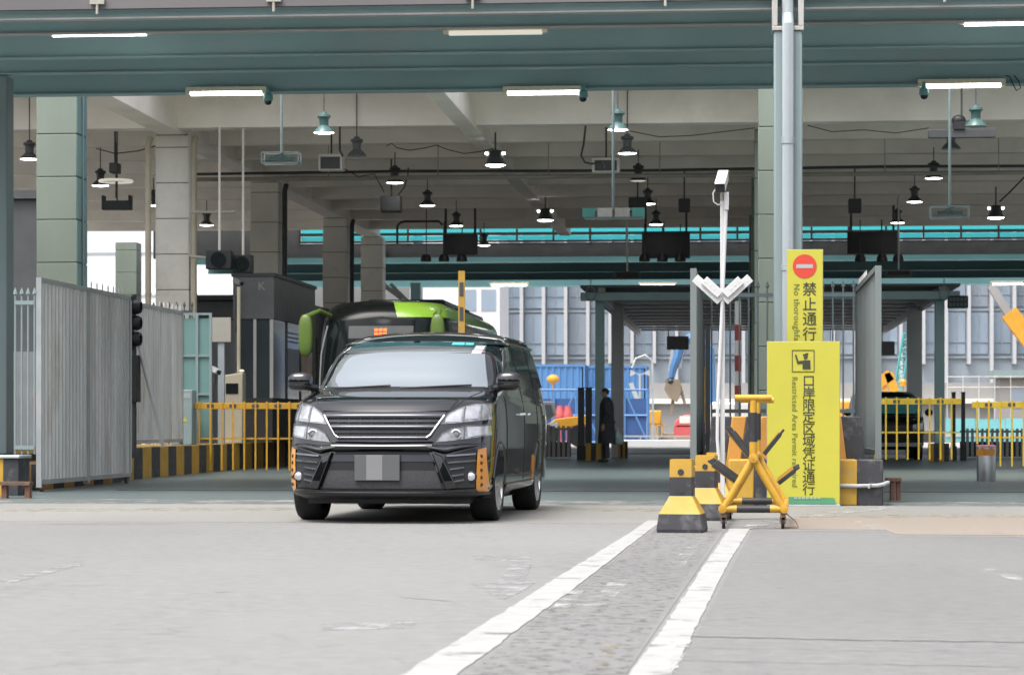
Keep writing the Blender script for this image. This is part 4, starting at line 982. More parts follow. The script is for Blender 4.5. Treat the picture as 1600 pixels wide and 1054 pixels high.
b.build('frame', 'teal_light', t)
b = MB(); b.box(.03, wd - .03, .022, .03, .1, 2.3); b.build('panel', 'tile_teal', t)

# --- left kerb island
li = thing('left_island', 'long black and yellow striped kerb island along the left lane', 'traffic island', (-9.5, 31, 0))
b = MB(); y = 7.0; k = 0
while y < 31: b.mat(k % 2).box(-1.45, 0, y, y + .62, 0, .5); y += .62; k += 1
b.build('kerb', ['yellow_old', 'stripe_grey'], li)
b = MB(); y = 1.5; k = 0
while y < 7 - .1: b.mat(k % 2).box(-1.0, .25, y, y + .55, 0, .35); y += .55; k += 1
b.build('kerb', ['orange_stripe', 'stripe_grey'], li)
li2 = thing('post_plinth', 'black and yellow striped concrete plinth under the left steel post', 'plinth', (XP(36, 31), 30.8, 0)); b = MB()
for k in range(7): b.mat((k + 1) % 2).box(-.19 * (k + 1), -.19 * k, 0, .5, 0, .46)
b.build('block', ['yellow_old', 'stripe_grey'], li2, bevel=.01)
b = MB(); b.box(-2.6, -1.34, .51, 6.2, 0, .45); b.build('base', 'stripe_grey', li2, bevel=.01)
b = MB(); b.box(-1.35, .02, -.03, .52, .461, .50); b.build('cap', 'steel', li2, bevel=.01)
p = G(22, 778); t = thing('bench', 'low rusty bench in front of the left striped plinth', 'bench', (p.x, p.y - .1, 0)); b = MB(); b.box(-.55, .24, -.09, .09, .16, .20); b.build('seat', 'rust', t)
for x in (-.4, -.08, .2): b = MB(); b.box(x - .03, x + .03, -.05, .05, 0, .159); b.build('leg', 'wood', t)
p = G(1398, 781); t = thing('stool', 'small brown wooden stool beside the right end of the striped island', 'stool', p); b = MB(); b.box(-.10, .07, -.15, .15, .22, .26); b.build('seat', 'wood', t, bevel=.004)
for x, y in ((-.03, -.1), (.04, -.08), (-.03, .1), (.04, .1)): b = MB(); b.box(x - .022, x + .022, y - .022, y + .022, 0, .219); b.build('leg', 'wood', t)

# --- traffic light on left
x = XP(207, 39.2); t = thing('traffic_light', 'black three lamp traffic light seen from the side beside the left gate', 'traffic light', (x, 39.2, .0))
b = MB(); b.tube([(0, .1, .35), (0, .1, 2.9)], .04, 10); b.build('post', 'darkgrey', t)
b = MB(); b.box(-.09, .02, -.15, .15, 2.05, 2.86); hd = b.build('housing', 'dark', t, bevel=.01)
for z in (2.2, 2.45, 2.7): b = MB(); b.lathe([(.11, .02), (.115, .09), (.09, .14), (.085, .13), (.10, .05)], (0, 0, z), 16, 'x', cap=False); b.build('visor', 'dark', hd)
b = MB(); b.box(-.06, .10, -.13, .13, 1.22, 1.95); b.build('control_box', 'dark', t, bevel=.01)
b = MB(); b.tube([(.02, -.02, 2.45), (.42, .3, .52)], .03, 8); b.build('stay', 'galv', t)

# --- boom barriers
def boom(name, label, px0, px1, py, Y, zbase, direction, cab=True, dark=True, m_='yellow', ph=1.15):
    x0, x1 = XP(px0, Y), XP(px1, Y); zt = ZP(py, Y, px0); t = thing(name, label, 'barrier', (x0, Y, zbase)); z = zt - zbase; Lb = x1 - x0
    if cab:
        b = MB(); b.box(-.36, .02, -.2, .2, 0, .99); c = b.build('cabinet', 'cabinet', t, bevel=.012)
        b = MB(); b.box(-.25, .0, -.206, -.201, .84, .93); b.build('name_plate', 'whitegrey', c)
        b = MB(); b.prism([(-.16, .42), (-.06, .42), (-.11, .51)], -.204, -.201); b.build('warning_mark', 'sign_yellow', c)
    n = int(Lb / .205); b = MB()
    b.box(.03, Lb, -.03, .03, z - .055, z + .055); rl = b.build('boom', m_, t, bevel=.004)
    for i in range(1, n, 2): b = MB(); b.box(.205 * i + .05, .205 * i + .18, -.034, -.0305, z - .03, z + .03); b.build('boom_panel', 'darkgrey', rl)
    b = MB(); b.box(.1, Lb - .03, -.012, .012, z - .60, z - .57); b.build('lower_rail', m_, t)
    for i in range(n):
        x = .12 + .205 * i
        b = MB(); b.box(x - .016, x + .016, -.05, -.035, z - ph if i > 0 else z - .7, z + .08); b.build('picket', m_, t)
    return t
boom('boom_barrier', 'closed yellow picket barrier with grey cabinet across the lane behind the van', 302, 560, 634, 45.5, .5, 1)
boom('boom_barrier', 'closed yellow picket barrier right of the yellow signs in front of the dark van', 1340, 1502, 627, 49, .0, 1, False, m_='olive_yellow', ph=1.1)
boom('boom_barrier', 'closed yellow picket barrier at the right edge behind the steel bollard', 1516, 1660, 632, 46.5, .0, 1, False, m_='olive_yellow', ph=1.1)
for px, Y, lab in ((1352, 49, 'slim grey barrier cabinet hidden behind the right gate leaf'), (1668, 46.5, 'slim grey barrier cabinet past the right edge')):
    pass
# raised barrier by the coach
x = XP(723, 46.5); t = thing('raised_barrier', 'yellow barrier arm raised upright beside the coach', 'barrier', (x, 46.5, 0))
b = MB(); b.box(-.2, .2, -.15, .25, 0, 1.1); b.build('cabinet', 'cabinet', t, bevel=.01)
b = MB(); b.box(-.06, .06, -.2, -.16, .8, 3.66); b.mat(1)
for z in (2.2, 2.75, 3.2): b.box(-.035, .035, -.206, -.201, z, z + .25)
b.build('boom', ['yellow_old', 'darkgrey'], t)
for k in range(4): b = MB(); b.bar((.03, -.15, 3.1 - .2 * k), (.09 + .05 * k, -.15, 1.9 - .12 * k), .03, .015, (0, 1, 0)); b.build('picket', 'yellow_old', t)

# --- bollard
p = G(1541, 752); t = thing('bollard', 'stainless steel bollard with an orange band before the right barrier', 'bollard', p)
b = MB(); b.lathe([(.145, 0), (.145, .53), (.13, .555), (.001, .56)], (0, 0, 0), 28); b.build('post', 'inox', t)
b = MB(); b.lathe([(.147, .40), (.147, .50)], (0, 0, 0), 28, cap=False); b.build('reflective_band', 'orange_gel', t)
b = MB(); b.lathe([(.15, .525), (.15, .55), (.12, .56)], (0, 0, 0), 28, cap=False); b.build('top_ring', 'sticker_pink', t)

# --- left island furniture
x = XP(346, 47.6); t = thing('sign_post', 'plain pale board on a blue grey post behind the left barrier', 'sign', (x, 47.6, .5))
b = MB(); b.box(-.06, .06, -.04, .04, 0, 2.2); b.build('post', 'whitegrey', t); b = MB(); b.box(-.19, .19, -.07, -.041, 1.92, 2.38); b.build('board', 'pipe', t)
x = XP(365, 48.4); t = thing('ticket_kiosk', 'beige ticket kiosk cabinet behind the left barrier', 'kiosk', (x, 48.4, .5))
b = MB(); b.prism([(-.2, 0), (.2, 0), (.2, 1.36), (-.2, 1.30)], -.15, .2); k_ = b.build('cabinet', 'pvc', t, bevel=.02); b = MB(); b.box(-.12, .12, -.158, -.151, .95, 1.15); b.build('screen', 'glass_dark', k_); b = MB(); b.tube([(.1, 0, 1.36), (.1, 0, 3.)], .035, 8); b.build('pipe', 'pvc', t)
b = MB(); b.ball((.17, -.05, 1.39), .05, .05, .025); b.build('lamp', 'lamp_dim', t)
for px, py, Y, lab in ((336, 578, 47.2, 'small white camera low on a bracket behind the left barrier'), (372, 440, 49.5, 'pale camera high up beside the dark booth')):
    p = W(px, py, Y); t = thing('security_camera', lab, 'camera', (p.x, Y, p.z))
    b = MB(); b.T = Matrix.Rotation(R(25), 4, 'Y') @ Matrix.Rotation(R(40), 4, 'Z'); b.box(-.06, .06, -.16, .12, -.05, .05); c = b.build('housing', 'white', t, bevel=.012); b = MB(); b.T = Matrix.Rotation(R(25), 4, 'Y') @ Matrix.Rotation(R(40), 4, 'Z'); b.lathe([(.04, -.165), (.04, -.18), (.001, -.175)], (0, 0, 0), 14, 'y'); b.build('lens', 'dark', c)
    b = MB(); b.tube([(0, 0, -.05), (0, .02, -.2), (-.05, .05, -.3), (-.05, .05, -(p.z - .5) if py > 500 else -1.0)], .02, 8); b.build('bracket', 'darkgrey', t)
# booth
YB = 51.; bx0, bx1 = XP(366, YB), XP(426, YB)
t = thing('inspection_booth', 'dark glazed inspection booth on the left island with one pale letter on its face', 'booth', (bx0, YB, .5)); wd = bx1 - bx0; zt = ZP(432, YB, 400) - .5
b = MB(); b.box(0, wd, 0, .05, 0, .9); b.box(0, wd, 4.95, 5, 0, zt); b.box(0, .05, .05, 4.95, 0, zt); b.box(wd - .05, wd, .05, 4.95, 0, .9); b.build('wall', 'darkgrey', t)
b = MB(); b.box(-.05, wd + .06, -.06, 5.1, zt, zt + .07); b.build('roof', 'darkgrey', t)
b = MB(); b.box(-.02, wd + .03, -.03, 5.05, zt - .85, zt - .001); b.build('fascia', 'midgrey', t)
text('K', .24, 'pipe', t, 'lettering', (wd - .22, -.034, zt - .2))
for y in (0, 1.6, 3.3, 4.9):
    b = MB(); b.box(wd - .06, wd + .012, y, y + .07, .9, zt - .851); b.build('mullion', 'midgrey' if y else 'galv', t)
for x in (0, wd * .5): b = MB(); b.box(x, x + .06, -.012, .05, .9, zt - .851); b.build('mullion', 'galv' if x else 'midgrey', t)
b = MB(); b.box(.06, wd - .06, .01, .03, .9, zt - .851); b.build('window', 'glass_booth', t)
for k, y in enumerate((.07, 1.67, 3.37)): b = MB(); b.box(wd - .03, wd - .01, y, y + 1.52, .9, zt - .851); b.build('window', 'glass_booth', t)
for k, y in enumerate((1.72, 3.42)):
    b = MB(); b.box(wd - .005, wd + .004, y, y + 1.40, 1.15, 1.95); b.build('poster', 'advert' if k else 'whitegrey', t)
    b = MB()
    for z in (2.08, 2.17, 2.26): b.box(wd - .005, wd + .006, y, y + 1.4, z, z + .035)
    b.build('blind', 'whitegrey', t)
b = MB(); b.prism([(0, .9), (.8, .9), (.62, 2.0), (.35, 2.32), (0, 2.35)], 0, .02); 
# signal heads by columns
for px0, px1, py0, py1, Y, lab in ((321, 361, 391, 420, 48.6, 'black box lamp left of the pale bracket under the beam'), (363, 393, 398, 426, 48.9, 'black box lamp hanging just left of the second tiled column')):
    a, c = W(px0, py0, Y), W(px1, py1, Y); t = thing('box_lamp', lab, 'signal', ((a.x + c.x) / 2, Y, c.z)); w_ = (c.x - a.x) / 2; h_ = a.z - c.z
    b = MB(); b.box(-w_, w_, 0, .25, 0, h_); b.build('housing', 'dark', t, bevel=.02); b = MB(); b.tube([(0, .12, h_), (0, .12, 6.6 - c.z)], .025, 8); b.build('hanger', 'concrete_dk', t); b = MB(); b.lathe([(h_ * .4, -.002), (h_ * .41, -.03), (h_ * .38, -.03), (.001, -.025)], (0, 0, h_ / 2), 18, 'y', cap=False); b.build('lens', 'glass_dark', t)
a = W(368, 400, 49.2); b = MB(); b.tube([(a.x - .9, 49.2, a.z + .25), (a.x - .9, 49.2, 5.0), (a.x + .0, 49.2, 5.0)], .03, 8); b.tube([(a.x - .9, 49.2, a.z), (a.x - .35, 49.2, a.z - .05)], .03, 8); b.tube([(a.x - .9, 49.2, a.z), (a.x - .9, 49.2, 6.6)], .03, 8); tag(b.build('pipe_bracket', 'pipe'), 'white pipe bracket hanging from the ceiling left of the booth', 'bracket')
# ================================================================== CEILING THINGS
def pendant(label, x, y, z, lens, shade, group, kind='bell', top=6.62):
    t = thing('pendant_lamp', label, 'lamp', (x, y, z), 0, group)
    b = MB(); b.lathe([(.05, .36), (.06, .33), (.115, .31), (.125, .27), (.10, .255), (.085, .22), (.08, .12)], (0, 0, 0), 20); b.build('ballast', shade, t)
    b = MB(); b.lathe([(.08, .12), (.10, .10), (.15, .05), (.185, .0), (.19, -.012), (.182, -.010), (.14, .05), (.09, .1)], (0, 0, 0), 28, cap=False); b.build('shade', shade, t)
    b = MB(); b.lathe([(.001, .0), (.178, -.008), (.12, -.022), (.001, -.026)], (0, 0, 0), 24, cap=False); b.build('lens', lens, t)
    b = MB(); b.tube([(0, 0, .36), (0, 0, top - z)], .012, 6); b.build('stem', 'darkgrey', t)
    return t
YS = [45., 48.95, 54.5, 60.3, 66.6, 74.]
rows = (('far left', -13.75, ['c', 'c', 'c', 'd']), ('left', -7.29, ['on', 'off', 'on', 'on', 'on', 'on']), ('middle', -2.07, ['on', 'on', 'dim', 'on', 'on', 'on']), ('right', 4.15, ['off', None, 'on', 'on', 'on', 'on']))
orders = ['nearest', 'second nearest', 'third nearest', 'fourth nearest', 'fifth nearest', 'farthest']
lm = {'on': 'lamp_on', 'off': 'lamp_off', 'dim': 'lamp_dim', 'c': 'lamp_cool', 'd': 'lamp_on'}
for nm, x, st in rows:
    for i, s_ in enumerate(st):
        if not s_: continue
        lit = 'unlit' if s_ == 'off' else 'lit'
        pendant('%s of the bell shaped ceiling lamps in the %s row, %s' % (orders[i], nm, lit), x, (49., 54.6, 59.7, 65.8)[i] if nm == 'far left' else YS[i], 6.05, lm[s_], 'lampgreen' if i == 0 and nm != 'far left' else 'lampdark', 'bell shaped ceiling lamps', top=8.3 if i == 0 else 6.7 if i != 1 else 7.4)
pendant('unlit bell lamp half hidden behind the hanging bar at right', XP(1486, 50), 50, ZP(232, 50, 1486), 'lamp_off', 'lampdark', 'bell shaped ceiling lamps')
# ribbed flood lamps
for px, py, Y, lab in ((774, 258, 51, 'bright drum shaped flood lamp in the middle of the ceiling, the nearest one'), (852, 344, 64.8, 'small tilted drum flood lamp farther back above the cyan strip'), (1556, 340, 63.8, 'tilted drum flood lamp near the right edge of the ceiling')):
    p = W(px, py, Y); t = thing('flood_lamp', lab, 'lamp', p, 0, 'drum shaped flood lamps')
    b = MB(); b.lathe([(.10, .30), (.14, .28), (.15, .22), (.16, .2), (.17, .08), (.20, .02), (.21, .0)], (0, 0, 0), 22); b.build('drum', 'lampdark', t)
    b = MB(); b.lathe([(.001, -.005), (.20, -.005), (.12, -.03), (.001, -.035)], (0, 0, 0), 22, cap=False); b.build('lens', 'lamp_cool', t)
    for sx in (-1, 1): b = MB(); b.ball((sx * .17, -.03, .23), .035, .035, .03); b.build('side_lamp', 'lamp_on', t)
    b = MB(); b.tube([(0, 0, .3), (0, 0, 6.7 - p.z)], .02, 6); b.build('stem', 'darkgrey', t)
# ring light
p = W(181, 283, 52); b = MB(); ps = [(p.x + .33 * math.cos(2 * math.pi * k / 24), 52 + .33 * math.sin(2 * math.pi * k / 24), p.z) for k in range(25)]
t = thing('ring_lamp', 'dim ring shaped lamp hanging right of the first tiled column', 'lamp', p); b = MB(); b.tube([(q[0] - p.x, q[1] - 52, 0) for q in ps], .03, 8, cap=False); b.build('tube', 'lamp_dim', t); b = MB(); b.tube([(0, 0, -.35), (0, 0, .8)], .012, 6); b.bar((-.33, 0, 0), (.33, 0, 0), .02, .02); b.build('hanger', 'darkgrey', t)
a, c = W(160, 313, 52), W(206, 328, 52); t = thing('ceiling_heater', 'dark box fixture hanging below the ring lamp', 'fixture', ((a.x + c.x) / 2, 52, c.z)); b = MB(); b.box(-.3, .3, -.12, .12, 0, .19); b.box(-.3, -.26, -.12, .12, .19, .3); b.box(.26, .3, -.12, .12, .19, .3); b.build('housing', 'dark', t, bevel=.01); b = MB(); b.tube([(0, 0, .19), (0, 0, 2.3)], .015, 6); b.build('hanger', 'darkgrey', t)

# fluorescent battens
def batten(label, px0, px1, py, Y, on='tube_on', up=.09, group='fluorescent tube lights', top=None):
    x0, x1 = XP(px0, Y), XP(px1, Y); zz = ZP(py, Y, (px0 + px1) / 2); Lh = (x1 - x0) / 2; t = thing('tube_light', label, 'light', ((x0 + x1) / 2, Y, zz), 0, group)
    b = MB(); b.box(-Lh, Lh, -.055, .055, .015, .085); b.box(-Lh, -Lh + .07, -.055, .055, -.02, .03); b.box(Lh - .07, Lh, -.055, .055, -.02, .03); b.build('case', 'tube_case', t, bevel=.006)
    b = MB(); b.tube([(-Lh + .071, 0, 0), (Lh - .071, 0, 0)], .042, 10); b.build('diffuser', on, t)
    b = MB()
    for k in (-.7, -.25, .25, .7): b.box(Lh * k - .015, Lh * k + .015, -.02, .02, .086, max(up, .1))
    b.build('clip', 'galv', t); return t
batten('lit tube light at top left under the teal canopy', 74, 237, 52, 32.1, 'tube_on', .17)
batten('lit tube light at top centre under the teal canopy', 693, 856, 50, 32.1, 'lamp_dim', .17)
batten('lit tube light at the top right corner under the teal canopy', 1498, 1640, 35, 32.1, 'tube_on', .17)
batten('white tube light under the lowest teal beam right of the piped column', 291, 417, 145, 37.85)
batten('white tube light under the lowest teal beam near the picture centre', 786, 914, 144, 37.85)
batten('white tube light under the lowest teal beam above the hanging bar at right', 1434, 1571, 133, 37.85)
for px0, px1, py, Y, lab in ((727, 788, 407, 80, 'far tube light left of centre under the dark rear canopy'), (765, 826, 445, 91, 'far tube light on the edge of the rear canopy above the van roof'), (998, 1057, 445, 91, 'far tube light on the edge of the rear canopy above the standing person'), (983, 1030, 406, 80, 'far tube light behind the middle signal cluster'), (1320, 1392, 403, 80, 'far tube light behind the right signal cluster'), (1548, 1630, 443, 91, 'far tube light on the edge of the rear canopy at the right border')):
    batten(lab, px0, px1, py, Y, 'tube_on')
# dome cameras
for px, py, lab in ((419, 156, 'teal dome camera at the right end of the left white tube light'), (911, 151, 'teal dome camera at the right end of the centre white tube light'), (1444, 147, 'teal dome camera at the left end of the right white tube light')):
    p = W(px, py, 37.8); t = thing('dome_camera', lab, 'camera', p, 0, 'teal dome cameras')
    b = MB(); b.lathe([(.03, .17), (.035, .1), (.07, .075), (.075, .0), (.06, -.02)], (0, 0, 0), 18); b.build('housing', 'dome_teal', t); b = MB(); b.lathe([(.058, -.02), (.05, -.055), (.03, -.075), (.001, -.08)], (0, 0, 0), 18, cap=False); b.build('dome', 'glass_dark', t)
p = W(1571, 125, 37.8); b = MB(); b.tube([(.0, 0, .06), (.06, 0, .05), (.1, 0, -.05), (.16, 0, -.16), (.22, 0, -.12), (.19, 0, -.02), (.12, 0, .07)], .009, 6); o = tag(b.build('cable', 'cable', loc=p), 'black cable loop hanging right of the right white tube light', 'cable')
# hanging lane indicator frames
def hanger(name, label, px, pyt, px0, px1, py0, py1, Y, m_, lit=None):
    x = XP(px, Y); z0, z1 = ZP(py1, Y, px), ZP(py0, Y, px); t = thing(name, label, 'hanging sign', (x, Y, z0)); a, c = XP(px0, Y) - x, XP(px1, Y) - x; h = z1 - z0
    b = MB(); b.tube([(0, 0, h), (0, 0, ZP(pyt, Y, px) - z0)], .022, 8); b.build('pole', 'teal_light' if lit != 'far' else 'galv', t)
    b = MB(); b.box(a, c, -.14, -.11, 0, .022); b.box(a, c, .11, .14, 0, .022); b.box(a, c, -.13, -.11, h - .018, h); b.box(a, c, .11, .13, h - .018, h)
    for q in (a, c): b.box(q - .01, q + .01, -.13, -.11, .0221, h - .0181); b.box(q - .01, q + .01, .11, .13, .0221, h - .0181)
    b.bar((0, -.12, h - .009), (0, .12, h - .009), .02, .016)
    b.build('frame', m_, t)
    if lit == 'panel':
        for q0, q1, mm in ((a - .02, a + .17, 'turq'), (a + .21, (a + c) / 2 - .02, 'galv'), ((a + c) / 2 + .02, c - .21, 'galv'), (c - .17, c + .02, 'turq')): b = MB(); b.box(q0, q1, -.17, -.151, .02, h); b.build('panel', mm, t)
    else:
        b = MB()
        if lit == 'far': b.box(a + .05, c - .05, -.02, .02, .03, h - .03)
        else: b.bar((a, -.1, .03), (c * .2, -.1, h - .02), .012, .012); b.bar((c, .1, .03), (a * .2, .1, h - .02), .012, .012); b.box(a + .1, c - .1, -.04, .04, .06, h * .62)
        b.build('panel', 'lampgreen' if lit != 'far' else 'darkgrey', t)
    return t
hanger('lane_indicator', 'empty green metal frame hanging on a pole left of centre', 440, 140, 411, 468, 238, 257, 39, 'teal_light')
hanger('lane_indicator', 'turquoise panel sign hanging on a long pole at picture centre', 958, 140, 913, 1006, 326, 342, 39, 'teal_light', 'panel')
hanger('lane_indicator', 'pale metal frame hanging on a pole at right', 1484, 135, 1454, 1514, 322, 342, 39.1, 'teal_light')
hanger('lane_indicator', 'dark far sign hanging on a pole over the standing person lane', 980, 345, 960, 1000, 424, 436, 66, 'midgrey', 'far')
hanger('lane_indicator', 'dark far sign hanging on a pole over the right lane', 1404, 300, 1384, 1424, 421, 432, 66, 'midgrey', 'far')
a = W(1450, 210, 47); c = W(1555, 210, 47); t = thing('hanging_bar', 'dark horizontal bar hanging below the right ceiling lamp', 'bar', ((a.x + c.x) / 2, 47, a.z)); h = (c.x - a.x) / 2
b = MB(); b.box(-h, h, -.06, .06, -.07, .08); b.build('bar', 'darkgrey', t, bevel=.01); b = MB(); b.box(-.15, .06, -.1, .1, .081, .22); b.ball((-.05, 0, .25), .13, .1, .1); b.build('bracket', 'dark', t); b = MB(); b.tube([(0, 0, .2), (0, 0, 2.)], .02, 6); b.build('hanger', 'darkgrey', t)
# hanging signal clusters
for px0, px1, pya, pyb, sig, lab in ((692, 746, 366, 398, (666, 694, 722), 'black backed cluster of three signals hanging left of centre'), (1003, 1078, 362, 403, (1007, 1035, 1063), 'black backed cluster of three signals hanging left of the camera pole'), (1324, 1402, 362, 396, (1344, 1378, 1403), 'black backed cluster of three signals hanging right of the tall sign')):
    Y = 68; a, c = W(px0, pya, Y), W(px1, pyb, Y); t = thing('signal_cluster', lab, 'signal', ((a.x + c.x) / 2, Y, c.z), 0, 'hanging signal clusters'); h = (c.x - a.x) / 2
    b = MB(); b.box(-h, h, 0, .12, 0, a.z - c.z); b.build('backboard', 'dark', t, bevel=.01)
    for q in (-h * .85, h * .85): b = MB(); b.box(q - .03, q + .03, .03, .09, a.z - c.z, 6.75 - c.z); b.build('hanger', 'darkgrey', t)
    for s_ in sig:
        p = W(s_, 405, Y); x = p.x - t.location.x; z = p.z - c.z
        b = MB(); b.lathe([(.001, .14), (.10, .12), (.14, .03), (.145, -.06), (.13, -.06), (.001, -.02)], (x, -.05, z), 16, 'z'); sg = b.build('signal', 'dark', t); b = MB(); b.tube([(x, .0, z + .1), (x, .03, .9 if abs(x) < h else 1.4)], .015, 6); b.build('signal_stem', 'darkgrey', sg)
# ceiling boxes and cables
for px0, px1, py0, py1, Y, lab in ((497, 535, 240, 266, 50.5, 'grey ceiling speaker box right of the empty green frame'), (594, 626, 306, 331, 55, 'dark ceiling box below the left row of lamps'), (925, 968, 246, 269, 51, 'grey ceiling box behind the long centre pole'), (982, 1010, 308, 330, 58, 'dark ceiling box above the turquoise hanging sign'), (1326, 1346, 310, 332, 58, 'dark round ceiling box right of the tall sign'), (1060, 1078, 310, 330, 58, 'dark ceiling box left of the camera pole top'), (170, 184, 254, 270, 50.5, 'small dark ceiling box above the ring lamp')):
    a, c = W(px0, py0, Y), W(px1, py1, Y); t = thing('ceiling_box', lab, 'box', ((a.x + c.x) / 2, Y, c.z), 0, 'boxes fixed under the ceiling'); h = (c.x - a.x) / 2; m_ = 'concrete_dk' if 'grey' in lab else 'darkgrey'
    b = MB(); b.box(-h, h, 0, .3, 0, a.z - c.z); b.build('box', m_, t, bevel=.02); b = MB(); b.tube([(0, .15, a.z - c.z), (0, .15, 6.8 - c.z)], .02, 6); b.build('hanger', 'darkgrey', t)
    b = MB(); b.box(-h * .8, h * .8, -.012, -.001, .03, (a.z - c.z) * .8); b.build('cover', 'darkgrey', t)
def cable(label, pts, Y, r=.014):
    ps = [W(x, y, Y) for x, y in pts]; o = ps[0]; b = MB(); b.tube([p - o for p in ps], r, 6); tag(b.build('ceiling_cable', 'cable', loc=o), label, 'cable', 'cables under the ceiling')
cable('black cable hanging beside the left ceiling speaker box', [(531, 198), (531, 222), (531, 235), (536, 245)], 48.8, .022)
cable('black cable curling down to the grey box behind the centre pole', [(915, 196), (912, 225), (908, 243), (914, 254), (926, 256), (940, 252), (945, 262)], 48.8, .022)
cable('thin cable looping from the left lamps to the bright flood lamp', [(604, 228), (612, 224), (620, 231), (640, 235), (665, 231), (682, 227), (700, 234), (725, 240), (750, 237), (772, 232)], 50.5, .01)
cable('dark cable running from the flood lamp up to the right edge', [(1562, 315), (1580, 298), (1605, 272)], 58, .02)
cable('thin cable sagging from the centre lamps toward the tall steel post', [(985, 205), (1030, 214), (1080, 212), (1130, 206), (1180, 200)], 50.2, .009)
cable('thin cable sagging across the ceiling right of the tall steel post', [(1262, 196), (1300, 206), (1350, 203), (1400, 208), (1452, 200)], 50.2, .009)
cable('slack cable strung above the ring lamp', [(150, 232), (180, 240), (215, 236), (244, 228)], 49.8, .012)
cable('slack cable drooping between the left ceiling box and the dark ceiling box', [(535, 262), (560, 276), (585, 272), (600, 300)], 53, .012)
cable('dark cable slanting up to the dark ceiling box below the left lamps', [(622, 305), (632, 292), (637, 275), (638, 262)], 55, .015)

# ================================================================== PERSON
pp = G(947, 722); per = thing('person', 'person in a long dark coat standing by the lane canopy post holding a clear bag', 'person', pp)
V = []; E = []; RR = []
def chain(pts, start=None):
    last = start
    for (x, y, z, r) in pts:
        V.append((x, y, z)); RR.append(r)
        if last is not None: E.append((last, len(V) - 1))
        last = len(V) - 1
    return last
pel = chain([(0, 0, .94, .125)])
ch = chain([(.0, 0, 1.12, .12), (.0, 0, 1.30, .135)], pel)
nk = chain([(.0, 0, 1.42, .075), (-.015, 0, 1.47, .052), (-.03, 0, 1.52, .062), (-.035, 0, 1.58, .082), (-.02, 0, 1.64, .07)], ch)
for sy in (-1, 1):
    kn = chain([(0, sy * .09, .88, .085), (-.01, sy * .095, .50, .058), (.015, sy * .10, .12, .042), (.01, sy * .10, .05, .042), (-.08, sy * .11, .04, .04), (-.15, sy * .12, .03, .03)], pel)
    hx = -.05 if sy < 0 else .16
    a = chain([(.0, sy * .15, 1.37, .065), (.0, sy * .20, 1.33, .058), (.05, sy * .235, 1.09, .045), (hx, sy * .22, .86, .03), (hx - .01, sy * .215, .81, .034)], ch)
    hnd = (hx - .01, sy * .215, .81)
    for k, (dx, ln) in enumerate(((-.03, .065), (-.01, .08), (.01, .075), (.03, .06))):
        chain([(hnd[0] + dx, hnd[1], hnd[2] - .035, .010), (hnd[0] + dx - .006, hnd[1] - sy * .008, hnd[2] - .035 - ln * .5, .009), (hnd[0] + dx - .012, hnd[1] - sy * .024, hnd[2] - .035 - ln, .008)], a)
    chain([(hnd[0] - .035, hnd[1] - sy * .01, hnd[2] + .005, .011), (hnd[0] - .055, hnd[1] - sy * .02, hnd[2] - .035, .009)], a)
me = bpy.data.meshes.new('body'); me.from_pydata(V, E, []); bo = bpy.data.objects.new('body', me); COL.objects.link(bo); bo.parent = per
md = bo.modifiers.new('skin', 'SKIN'); md.use_smooth_shade = True
for sv, r in zip(me.skin_vertices[0].data if me.skin_vertices else [], RR): sv.radius = (r, r)
if not me.skin_vertices:
    bpy.context.view_layer.update()
ss = bo.modifiers.new('sub', 'SUBSURF'); ss.levels = 1; ss.render_levels = 1
if me.skin_vertices: me.skin_vertices[0].data[0].use_root = True
me.materials.append(M['skin'])
hd = Vector((-.035, 0, 1.585))
b = MB(); b.tube([(hd.x - .075, 0, hd.z + .01), (hd.x - .105, 0, hd.z - .03), (hd.x - .08, 0, hd.z - .04)], [.008, .016, .01], 8); b.build('nose', 'skin', per)
b = MB(); b.box(hd.x - .085, hd.x - .07, -.025, .025, hd.z - .072, hd.z - .062); b.build('mouth', 'red_worn', per)
for sy in (-1, 1):
    b = MB(); b.ball((hd.x - .076, sy * .03, hd.z + .005), .008, .013, .007); b.build('eye', 'dark', per)
    b = MB(); b.ball((hd.x + .02, sy * .082, hd.z - .01), .022, .01, .033); b.build('ear', 'skin', per)
H_ = lambda i, a: math.pi * (.56 + .14 * math.cos(a)) * i / 9
b = MB()
rows = []
for i in range(10):
    th = i; rows.append([(hd.x + .012 + (.094 if math.cos(a_) > -.2 else .084) * math.sin(H_(i, a_)) * math.cos(a_), .09 * math.sin(H_(i, a_)) * math.sin(a_), hd.z + .012 + .092 * math.cos(H_(i, a_))) for a_ in [2 * math.pi * k / 20 for k in range(20)]])
b.grid(rows, True); b.build('hair', 'hair', per)
b = MB()
prof = [(.43, .20, .235), (.60, .195, .23), (.85, .175, .215), (1.05, .165, .21), (1.22, .165, .215), (1.34, .15, .215), (1.40, .12, .18), (1.45, .085, .10), (1.48, .075, .08)]
b.grid([[(.015 + rx * math.cos(a_) * (1 + .05 * math.sin(5 * a_) * (1.3 - z)), ry * math.sin(a_), z) for a_ in [2 * math.pi * k / 28 for k in range(28)]] for z, rx, ry in prof], True); b.build('coat', 'coat', per)
for sy in (-1, 1):
    hx = -.05 if sy < 0 else .16
    b = MB(); b.tube([(.0, sy * .14, 1.38), (.0, sy * .205, 1.33), (.02, sy * .235, 1.2), (.055, sy * .245, 1.08), (.05 + (hx - .05) * .5, sy * .235, .98), (hx, sy * .222, .88)], [.075, .08, .072, .066, .058, .052], 12); b.build('sleeve', 'coat', per)
